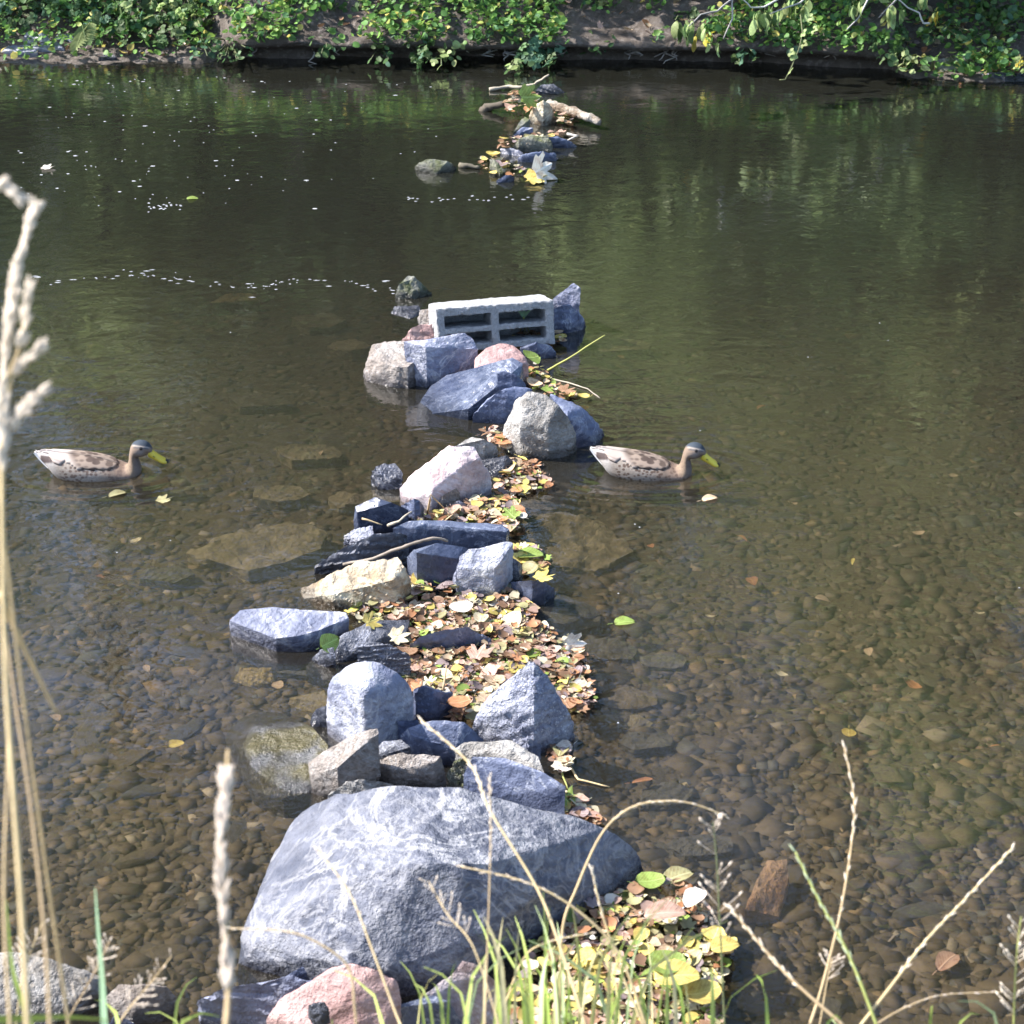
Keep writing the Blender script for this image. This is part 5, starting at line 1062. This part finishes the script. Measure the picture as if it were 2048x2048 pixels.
# fern
fz_ = empty('fern', PD(150, 98, bank_depth(150, 98) - .02)); tag(fz_, 'green fern frond pointing down to the far water', 'fern'); b0 = fz_.location.copy()
for (x0, y0, x1, y1) in ((180, 45, 150, 100), (165, 50, 175, 90)):
    mb = MB(); A = PD(x0, y0, bank_depth(x0, y0) - .42) - b0; B = PD(x1, y1, bank_depth(x1, y1) - .45) - b0
    mb.tube([A, A.lerp(B, .5) + Vector((0, -.02, .02)), B], [.004, .003, .001], 5)
    for k in range(14):
        t = (k + 1) / 15; c = A.lerp(B, t); ln = .075 * math.sin(math.pi * (t * .8 + .2)) + .01; side = Vector((1, 0, .4)).normalized()
        for s_ in (-1, 1): blade(mb, [c, c + side * s_ * ln * .5 + (B - A) * .05, c + side * s_ * ln + (B - A) * .1 + Vector((0, 0, -.01))], .009)
    mb.build('frond', M['leaflight' if x0 == 180 else 'leafmid'], fz_)
ug_v, ug_t, ug_c = [], [], []; uo = 0; PLG = [leaf_geo(k_, 700 + q) for q, k_ in enumerate(('round', 'ovate', 'round', 'elm', 'long', 'ovate'))]
for k in range(10500):
    px = rp.uniform(-60, 2110); X0 = P(px, 120); e_ = far_edge(X0.x); up = rp.random() ** 1.3
    if px < 470 and up < .2 and rp.random() < .85: continue
    if noise.noise(Vector((px / 95, up * 3.1, 2.2))) < (-.28 if px < 1130 else -.16 if px > 1450 else .02): continue
    dy = .0 + up * .95; prof = PROFL[3:] if (px < 430 or px > 1790) else PROF[5:]; z = lerp(prof, dy) + rp.uniform(.0, .12)
    p = np.array((X0.x * (e_ + dy) / X0.y, e_ + dy - rp.uniform(.0, .13), z)); V_, T_ = PLG[rp.randrange(6)]; s_ = rp.uniform(.025, .06)
    e2 = Euler((rp.gauss(.7, .4), rp.gauss(0, .4), rp.uniform(-2.6, 2.6) - 1.57)); W_ = (V_ * s_) @ np.array(e2.to_matrix()).T + p
    base_c = np.array(((.10, .20, .055), (.14, .25, .06), (.20, .31, .07), (.08, .17, .07), (.26, .30, .08), (.42, .36, .10))[int(min(5, rp.expovariate(.6)))]) * rp.uniform(.9, 1.7)
    ug_v.append(W_); ug_t.append(T_ + uo); uo += len(V_); ug_c.append(np.repeat(base_c[None], len(V_), 0))
M['undergrowth'] = simple('undergrowth', None, rough=.5, var=.15, scale=25, trans=.4, use_col=True)
o = link('undergrowth', tri_mesh('undergrowth', np.concatenate(ug_v), np.concatenate(ug_t), np.concatenate(ug_c)), M['undergrowth']); tag(o, 'tangle of small green leaves covering the far bank', 'undergrowth', None, 'stuff')
# hanging roots and vine stems of the undercut
for k in range(46):
    px = rp.choice([rp.uniform(480, 760), rp.uniform(940, 1180), rp.uniform(1200, 1360), rp.uniform(1480, 1800)]); D0 = bank_depth(px, 108)
    y0 = rp.uniform(80, 104); y1 = y0 + rp.uniform(8, 26); c = PD(px, y0, D0 - .03); mb = MB()
    pts = [Vector((0, .04, 0))] + [PD(px + rp.gauss(0, 9), y0 + (y1 - y0) * u, D0 - .05 - .03 * u) - c for u in (.2, .5, .8, 1)]
    mb.tube(pts, [.006, .006, .005, .004, .002], 5); mb.build('root', M['root'], fb, c)
# drooping branch over the stream
DB = 10.25
br = empty('drooping_branch', PD(*fr('r', 600, -300), DB)); tag(br, 'drooping branch with long pale green leaves over the far water', 'branch'); b0 = br.location.copy()
BRS = [[(130, 180), (210, 100), (330, 75), (420, 0), (480, -150)], [(370, 262), (430, 130), (425, 0), (440, -150)], [(480, -20), (560, 50), (650, 45), (740, 0), (800, -120)], [(690, 100), (800, 50), (900, 20), (1000, -80)],
       [(1570, -10), (1640, 50), (1720, 90), (1745, 160), (1790, 160)], [(1220, 200), (1300, 130), (1360, 0), (1380, -100)], [(1440, 120), (1520, 40), (1570, -10), (1560, -150)], [(440, -150), (600, -280), (1000, -260), (1560, -150)]]
for bl in BRS:
    mb = MB(); W_ = [PD(*fr('r', x, y), DB + .0004 * (x - 600)) - b0 for x, y in bl]; fine = []
    for a, b in zip(W_, W_[1:]): fine += [a.lerp(b, u) + Vector(noise.noise_vector((a + b) * 9 + Vector((u, 0, 0)))) * .006 for u in (0, .33, .66)]
    fine.append(W_[-1]); mb.tube(fine, [.0035 + .0035 * i / len(fine) for i in range(len(fine))], 6); mb.build('twig', M['palebark'], br)
LGM = []
for k in range(4):
    V_, T_ = leaf_geo('elm', 900 + k); V_[:, 1] *= .8; V_[:, 0] += .5; LGM.append(tri_mesh('leaf', V_, T_)); LGM[-1].materials.append(M['leaflight'])
def droop(x0, x1, y0, y1, n, size, mats):
    for k in range(n):
        x = rp.uniform(x0, x1); y = rp.uniform(y0, y0 + (y1 - y0) * .35); o_ = link('leaf', LGM[k % 4], None, br, PD(*fr('r', x, y), DB + .0004 * (x - 600) + rp.uniform(-.06, .06)) - b0)
        s_ = size * rp.uniform(.75, 1.15); o_.scale = (s_,) * 3; o_.rotation_euler = Euler((rp.uniform(-1.2, 1.2), math.pi / 2 + rp.gauss(0, .18), rp.uniform(-.9, .9)), 'XYZ')
        o_.material_slots[0].link = 'OBJECT'; o_.material_slots[0].material = M[rp.choice(mats)]
LL = ['leaflight', 'leaflight', 'leaflight', 'leafmid']
droop(20, 150, 120, 340, 15, .10, LL); droop(560, 690, 60, 260, 15, .10, LL); droop(700, 790, 60, 190, 5, .085, LL); droop(800, 960, -20, 120, 10, .10, LL); droop(200, 240, 150, 300, 4, .08, LL)
droop(250, 330, 290, 390, 5, .07, LL); droop(150, 180, 240, 350, 3, .07, ['leafyellow']); droop(1240, 1320, 0, 130, 6, .09, LL); droop(1480, 1610, 40, 200, 11, .095, LL); droop(1690, 1780, -30, 60, 7, .08, LL); droop(1790, 1850, 80, 200, 5, .08, ['leaflight', 'leafyellow'])
vine = empty('hanging_sprig', PD(*fr('r', 920, 300), 10.6)); tag(vine, 'thin hanging sprig with bright leaflets dipping to the water', 'sprig'); b0 = vine.location.copy()
mb = MB(); mb.tube([PD(*fr('r', x, y), 10.6) - b0 for x, y in ((900, 100), (915, 230), (890, 340), (840, 460), (795, 550), (755, 552))], .004, 5); mb.build('stem', M['darkstem'], vine)
for x, y in ((920, 225), (990, 205), (920, 300), (830, 360), (845, 385), (830, 490), (960, 120)):
    o_ = link('leaf', PLM[('bramble', rp.randrange(3))], None, vine, PD(*fr('r', x, y), 10.58) - b0); o_.scale = (.055,) * 3; o_.rotation_euler = (1.0, rp.gauss(0, .3), rp.uniform(-2, 0)); o_.material_slots[0].link = 'OBJECT'; o_.material_slots[0].material = M['leaflight']

# ------------------------------------------------------------------ trees on the far slope (seen in the water, shading the bank)
def tree(x, y, h, rad, low, leafm, barkm, label, seed, nclump=46, trunk_r=.12, lean=0.0, name='tree', group='trees on the far slope'):
    z0 = .3 + .25 * max(0, y - 11.5); root = empty(name, (x, y, z0)); tag(root, label, name.replace('_', ' '), group); r_ = random.Random(seed); g = np.random.default_rng(seed)
    mb_ = MB(); spine = [Vector((lean * u * h * .3 + .12 * math.sin(u * 5 + seed), .1 * math.sin(u * 4 + seed * 2), u * h * .95)) for u in np.linspace(-.05, 1, 10)]
    mb_.tube(spine, [trunk_r * (1.15 - u * .95) for u in np.linspace(0, 1, 10)], 9)
    cl = []
    for k in range(nclump):
        u = r_.uniform(0, 1); zz = low + (h - low) * u; rr = rad * (math.sin(math.pi * (.12 + .83 * u)) ** .7) * math.sqrt(r_.random()); a = r_.random() * 6.28
        c = Vector((lean * zz / h * h * .3 + rr * math.cos(a), rr * math.sin(a), zz)); cl.append(c)
        if k % 3 == 0:
            j = min(9, max(0, int(zz / h * 8) - 1)); s_ = spine[j]; mb_.tube([s_, s_.lerp(c, .5) + Vector((0, 0, .1)), c], [trunk_r * .3, trunk_r * .18, .01], 5)
    mb_.build('trunk', barkm, root)
    NL = 150; Vs = []
    for c in cl:
        s_ = r_.uniform(.35, .6); pts = g.normal(0, 1, (NL, 3)); pts /= np.maximum(np.linalg.norm(pts, axis=1), .6)[:, None]; pts *= np.array((s_, s_, s_ * .7)); pts += np.array(c)
        a = g.normal(0, 1, (NL, 3)); a /= np.linalg.norm(a, axis=1)[:, None]; b = np.cross(a, g.normal(0, 1, (NL, 3))); b /= np.linalg.norm(b, axis=1)[:, None]
        ls = g.uniform(.04, .08, (NL, 1)); Vs.append(np.stack([pts - a * ls, pts + b * ls * .55, pts + a * ls, pts - b * ls * .55], 1).reshape(-1, 3))
    Va = np.concatenate(Vs); q = np.arange(0, len(Va), 4); T_ = np.concatenate([np.stack([q, q + 1, q + 2], 1), np.stack([q, q + 2, q + 3], 1)])
    o_ = link('crown', tri_mesh('crown', Va, T_, smooth=False), leafm, root); return root
TL = [(-5.2, 13.9, 4.2, 1.5, .4, 'leafmid', 'bark', 'dark leafy tree mirrored at the left edge of the water'), (-2.3, 13.2, 4.0, 1.2, .5, 'leaflight', 'bark', 'green tree mirrored above the lone duck'), (-.9, 13.5, 4.4, 1.2, .5, 'leafdeep', 'bark', 'dark tree mirrored left of the far dam end'),
      (.7, 13.2, 3.8, 1.1, .8, 'leafmid', 'bark', 'dark tree mirrored behind the far dam end'), (1.75, 12.7, 4.2, 1.0, .5, 'leaflight', 'bark', 'light green bushy tree mirrored right of the dam'), (2.9, 12.5, 4.6, 1.2, .5, 'leaflight', 'bark', 'yellow-green tree mirrored in the right half of the water'), (3.9, 12.4, 6.0, 1.4, .6, 'leaflight', 'bark', 'mid green tree mirrored near the right edge of the water'),
      (5.2, 11.8, 6.5, 1.7, .5, 'leaflight', 'bark', 'leafy pale tree mirrored at the right edge of the water'), (-3.75, 14.4, 8.5, .6, 6.4, 'leaflight', 'whitebark', 'pale-trunked tree whose streak shows in the left water'), (-1.6, 16.4, 13.0, 2.4, 1.5, 'leafmid', 'bark', 'tall back-row tree behind the left bank'),
      (3.3, 15.8, 13.0, 2.4, 1.5, 'leaflight', 'bark', 'tall back-row tree behind the right bank'), (.9, 16.9, 13.5, 2.4, 2.0, 'leafmid', 'bark', 'tallest back-row tree behind the far dam end'), (-6.9, 15.4, 12.5, 2.6, 1.0, 'leafmid', 'bark', 'big outer tree beyond the left edge'), (-4.3, 17.2, 13.5, 2.4, 1.5, 'leafmid', 'bark', 'very tall tree behind the pale-trunked one'), (6.4, 15.4, 12.5, 2.6, 1.0, 'leafmid', 'bark', 'big outer tree beyond the right edge')]  # back row out of view, made tall to keep sky out of reflections
for k, (x, y, h, rad, low, lm, bmn, lb) in enumerate(TL):
    tree(x, y, h, rad, low, M[lm], M[bmn], lb, 70 + k, nclump=90 if h > 11 else 50 if rad > 1 else 14, trunk_r=.09 if bmn == 'whitebark' else .13)

SH = [(-4.4, 'leafmid', 'far left'), (-2.9, 'leaflight', 'above the fern'), (-1.5, 'leafmid', 'above the bare left lip'), (-.2, 'leaflight', 'above the balsam plant'), (.95, 'leaflight', 'above the bare earth'),
      (1.75, 'leaflight', 'behind the drooping branch'), (2.45, 'leaflight', 'above the pale roots'), (3.2, 'leaflight', 'above the mossy far rock'), (4.2, 'leafmid', 'beyond the right edge')]
for k, (x, lm, wh) in enumerate(SH):
    tree(x, far_edge(x) + (1.05 if x < .6 else .7) + .2 * (k % 2), 1.6 + .45 * ((k * 7) % 3), .6, .22, M[lm], M['bark'], f'waterside bush mirrored in the stream, {wh}', 170 + k, nclump=16, trunk_r=.03, name='bush', group='waterside bushes of the far bank')
# ------------------------------------------------------------------ foreground straws and grass
rg = random.Random(77)
def extend_down(W_):   # carry the stem on, below the frame, to where it roots in the bank
    a, b = W_[0], W_[1]; d = (a - b).normalized(); d = (d + Vector((0, .05, -1.2))).normalized(); p = a.copy(); out = []
    for _ in range(40):
        if p.z <= near_z(p.x, min(p.y, 3.2)) - .01: break
        p = p + d * .05; out.append(p.copy())
        d = (d + Vector((0, 0, -.25))).normalized()
    return out[::-1]
def smooth_path(W_, n):
    A = catmull([tuple(p) for p in W_], n); return [Vector(p) for p in A]
def straw(pts, d0, d1, rad, label, head='spike', hs=(.55, 1.0), mat='stem', hmat='seed', hsize=.006, f='q', cat='grass stalk', hn=26, reach=True, group=None):
    m = len(pts); W_ = [PD(*fr(f, x, y), d0 + (d1 - d0) * i / (m - 1)) for i, (x, y) in enumerate(pts)]   # listed root to tip
    path = smooth_path(W_, 40)
    if reach: path = extend_down(path) + path
    root = empty('grass_stalk', path[0]); tag(root, label, cat, group); b0 = path[0]
    path = [p - b0 for p in path]; mb = MB(); N = len(path)
    mb.tube(path, [rad * (1 - .55 * i / (N - 1)) for i in range(N)], 6); mb.build('stem', M[mat], root)
    vis = path[-40:]; hb = MB()
    def pod(c, d, ln, w_):
        d = d.normalized(); hb.tube([c, c + d * ln * .35, c + d * ln * .75, c + d * ln], [w_ * .35, w_, w_ * .7, w_ * .1], 6)
    def at(u):
        q = u * 39; i = min(int(q), 38); return vis[i].lerp(vis[i + 1], q - i), (vis[i + 1] - vis[i]).normalized()
    if head == 'spike':
        hn = int(hn * .72)
        for k in range(hn):
            c, t = at(hs[0] + (hs[1] - hs[0]) * k / (hn - 1) * .985); s_ = Vector((1 if k % 2 else -1, rg.gauss(0, .4), 0)); s_ = (s_ - t * s_.dot(t)).normalized(); pod(c, t + s_ * rg.uniform(.08, .34), hsize * rg.uniform(2.0, 3.4), hsize * rg.uniform(.22, .36))
    elif head == 'dense':
        for k in range(hn):
            u = hs[0] + (hs[1] - hs[0]) * k / (hn - 1) * .98; c, t = at(u); a = rg.random() * 6.28; s_ = Vector((math.cos(a), math.sin(a), rg.gauss(0, .2))); s_ = (s_ - t * s_.dot(t)).normalized()
            k2 = .45 + .55 * abs(math.sin((u - hs[0]) * 17 + 1)); pod(c + s_ * hsize * .25 * k2 * rg.random(), t + s_ * rg.uniform(.15, .5), hsize * rg.uniform(1.2, 1.9) * k2, hsize * .2 * (.6 + .4 * k2))
    elif head == 'open':
        for k in range(hn):
            u = hs[0] + (hs[1] - hs[0]) * rg.random(); c, t = at(min(u, .985)); a = rg.random() * 6.28; s_ = Vector((math.cos(a), .5 * math.sin(a), .3)); s_ = (s_ - t * s_.dot(t)).normalized(); ln = hsize * (3.5 + 5 * (1 - (u - hs[0]) / (hs[1] - hs[0] + 1e-6))) * rg.uniform(.4, 1)
            e_ = c + (t * .8 + s_).normalized() * ln; hb.tube([c, e_], .0005, 4); pod(e_, t * .8 + s_ * .7, hsize * 1.5, hsize * .32)
    if hb.v: hb.build('seed_head', M[hmat], root)
    return root
straw([(40, 1158), (50, 780), (110, 600), (200, 400), (290, 300), (400, 255), (560, 255), (720, 312)], 2.7, 2.75, .0026, 'bent straw arching right over the tip of the huge boulder', hs=(.5, 1), hsize=.0042, hn=30)
straw([(1060, 1158), (1110, 1000), (1180, 720), (1225, 450), (1240, 250), (1200, 30)], 2.5, 2.6, .0022, 'tall upright straw spike against the cobbles', hs=(.38, 1), hsize=.0046, hn=30)
straw([(1330, 1158), (1250, 950), (1180, 800), (1090, 640), (1000, 455)], 2.4, 2.45, .0026, 'greenish spike leaning left across the upright straw', hs=(.2, 1), hsize=.0052, mat='stemgreen', hmat='seedgreen', hn=30)
straw([(1270, 1158), (1400, 990), (1530, 820), (1700, 640), (1885, 440)], 2.4, 2.5, .0024, 'pale straw spike leaning far right', hs=(.3, 1), hsize=.0046, hn=32)
straw([(1190, 1158), (1000, 990), (880, 860), (740, 690)], 2.4, 2.45, .003, 'thick pale straw leaning left over the leaf heap edge', hs=(.3, 1), hsize=.0052, hn=24)
straw([(712, 1158), (700, 900), (690, 700), (680, 500), (665, 335)], 2.6, 2.6, .0018, 'thin dark stalk with an open pinkish seed spray', head='open', hs=(.35, 1), mat='darkstem', hsize=.006, hn=24)
straw([(1330, 1158), (1450, 1090), (1600, 1040), (1845, 1028)], 2.5, 2.6, .0018, 'low straw bowing right near the lower edge', hs=(.3, 1), hsize=.0038, hn=26)
straw([(1890, 1158), (1900, 900), (1920, 720)], 2.5, 2.5, .0016, 'open seed spray at the right edge', head='open', hs=(.1, 1), mat='stemgreen', hsize=.005, hn=30)
straw([(1100, 1158), (1130, 980), (1150, 890)], 2.6, 2.6, .0014, 'small pale seed spray between the crossing straws', head='open', hs=(.5, 1), hsize=.004, hn=14)
straw([(835, 1130), (800, 1050), (700, 780), (600, 530), (470, 350)], 2.3, 2.4, .0022, 'straw spike leaning left over the huge boulder', f='d', hs=(.55, 1), hsize=.0045, hn=24)
straw([(1610, 1091), (1500, 750), (1400, 500), (1200, 170), (1120, -20), (910, -210)], 2.3, 2.5, .0024, 'longest straw slanting up to the flat slate', f='d', hs=(.55, 1), hsize=.0042, hn=34)
straw([(1180, 1091), (1190, 800), (1205, 300), (1200, 40)], 2.3, 2.35, .0016, 'thin vertical straw before the huge boulder', f='d', hs=(.6, 1), hsize=.0036, hn=20)
straw([(1870, 1091), (1750, 780), (1560, 590), (1350, 480), (1080, 415)], 2.5, 2.5, .0024, 'straw curving left with its spike over the boulder middle', f='d', hs=(.55, 1), hsize=.0042, hn=24)
straw([(1870, 1120), (1760, 850), (1680, 600), (1640, 430)], 2.6, 2.6, .0022, 'straw with a short spike right of the boulder', f='d', hs=(.6, 1), hsize=.0045, hn=16)
straw([(1240, 1091), (1340, 820), (1450, 740), (1640, 700)], 2.6, 2.6, .0016, 'thin straw bowing right over the shore leaves', f='d', hs=(.6, 1), hsize=.0032, hn=16)
straw([(620, 1000), (590, 840), (440, 730), (300, 690), (90, 680)], 2.2, 2.2, .002, 'faint straw bowing left before the boulder foot', f='d', hs=(.5, 1), hsize=.0036, hn=18)
straw([(1240, 1091), (1130, 760), (1020, 620), (940, 480)], 2.2, 2.3, .0012, 'hair-thin straw with sparse seeds on the boulder', head='open', f='d', hs=(.4, 1), hsize=.004, hn=14)
straw([(1090, 957), (1200, 800), (1400, 560), (1580, 330)], 2.3, 2.3, .0013, 'open straw-coloured seed spray over the rounded brownish stone', head='open', f='k', hs=(.25, 1), hsize=.0042, hn=26)
straw([(620, 957), (640, 890), (860, 500), (1010, 190)], 2.3, 2.3, .0013, 'open seed spray beside the blue-green blade', head='open', f='k', hs=(.3, 1), hsize=.004, hn=26)
straw([(150, 957), (200, 560), (280, 300), (390, 20)], 2.2, 2.2, .0012, 'open seed spray behind the left straw stems', head='open', f='k', hs=(.2, 1), hsize=.004, hn=28)
# the tall blurred stalks close to the lens
straw([(452, 2048), (456, 1950), (442, 1700), (450, 1590), (456, 1500)], 1.45, 1.5, .0028, 'fat blurred seed head before the huge boulder foot', head='dense', f='n', hs=(.20, .86), hsize=.009, hn=300)
straw([(55, 2048), (42, 1800), (25, 1560), (10, 1320), (4, 1000), (8, 760), (30, 560), (70, 415)], 1.35, 1.45, .0030, 'tallest blurred grass stalk with a plumed head at the left edge', head='dense', f='n', hs=(.60, 1.0), hsize=.0082, hn=330)
for pts, lb in (([(12, 800), (30, 745), (84, 690)], 'blurred side spike of the plume, lower'), ([(14, 760), (40, 690), (62, 570)], 'blurred side spike of the plume, upper'), ([(6, 850), (40, 830), (88, 780)], 'blurred short seed tuft left edge, top'), ([(8, 900), (20, 860), (60, 800)], 'blurred short seed tuft left edge, bottom')):
    straw(pts, 1.42, 1.42, .0016, lb, head='dense', f='n', hs=(.45, 1.0), hsize=.0072, hn=70, reach=False, group='side spikes of the left plume')
straw([(-30, 600), (-20, 420), (0, 375), (32, 392)], 1.4, 1.4, .0016, 'blurred white seed tip poking in at the left edge', head='dense', f='n', hs=(.55, 1.0), hsize=.008, hn=60, reach=True)
straw([(100, 2048), (88, 1850), (60, 1600), (30, 1400), (10, 1250)], 1.5, 1.55, .0022, 'second straw stem leaning beside the tallest stalk', head='none', f='n')
straw([(20, 2048), (8, 1800), (16, 1500), (14, 1300)], 1.5, 1.55, .0020, 'pinkish straw stem at the left edge', head='none', f='n', mat='stem')
straw([(0, 1190), (18, 1230), (60, 1320), (112, 1425)], 1.5, 1.6, .0032, 'broken straw hanging down from the left stems', head='none', f='n', reach=False)
# broad blades
def blade_thing(pts, d0, d1, w_, label, mat, f='n'):
    m = len(pts); W_ = smooth_path([PD(*fr(f, x, y), d0 + (d1 - d0) * i / (m - 1)) for i, (x, y) in enumerate(pts)], 16); W_ = extend_down(W_) + W_; b0 = W_[0]; mb = MB(); blade(mb, [p - b0 for p in W_], w_)
    o_ = empty('tall_grass', b0); tag(o_, label, 'grass', None); mb.build('blade', M[mat], o_); return o_
blade_thing([(208, 2048), (204, 1960), (196, 1860), (190, 1775)], 1.9, 1.95, .0048, 'broad blue-green blade standing by the seed sprays', 'bladeblue')
blade_thing([(-30, 2040), (60, 2036), (140, 2034), (215, 2040)], 1.7, 1.7, .006, 'pale green blade lying along the bottom edge', 'blade')
blade_thing([(60, 2048), (30, 1960), (20, 1900), (12, 1800)], 1.8, 1.8, .004, 'green blade among the left straw stems', 'blade')
# grass tuft on the near shore
mb = MB(); cols = [(.40, .48, .12), (.46, .54, .16), (.30, .40, .09), (.60, .56, .24), (.66, .58, .34), (.48, .58, .30)]
for k in range(72):
    bxp = rg.choice([rg.gauss(1180, 130), rg.gauss(1050, 120), rg.uniform(850, 1500), rg.uniform(-50, 2100)]); cen = 1 - abs(bxp - 1150) / 420
    top = 2010 - max(0, cen) * rg.uniform(20, 230) - rg.uniform(0, 60) if abs(bxp - 1150) < 420 else 2048 - rg.random() ** 3 * 160; lean = rg.gauss(0, 75); d = rg.uniform(2.3, 2.85)
    A = PD(bxp, 2130, d); B = PD(bxp + lean, top, d + rg.uniform(-.1, .15)); mid = A.lerp(B, .55) + Vector((-lean * .0002, 0, .03))
    A2 = Vector((A.x, A.y + .02, near_z(A.x, A.y) - .02)) if A.y < 3 else A
    blade(mb, [A2, A, A.lerp(mid, .5) + Vector((0, 0, .012)), mid, mid.lerp(B, .5) + Vector((0, 0, .01)), B], rg.uniform(.0018, .0042), rg.choice(cols), rg.gauss(0, .8))
t_ = simple('shore_grass', None, rough=.5, var=.15, trans=.35, use_col=True)
o = mb.build('grass', t_); tag(o, 'fresh green grass blades along the near shore', 'grass', None, 'stuff')
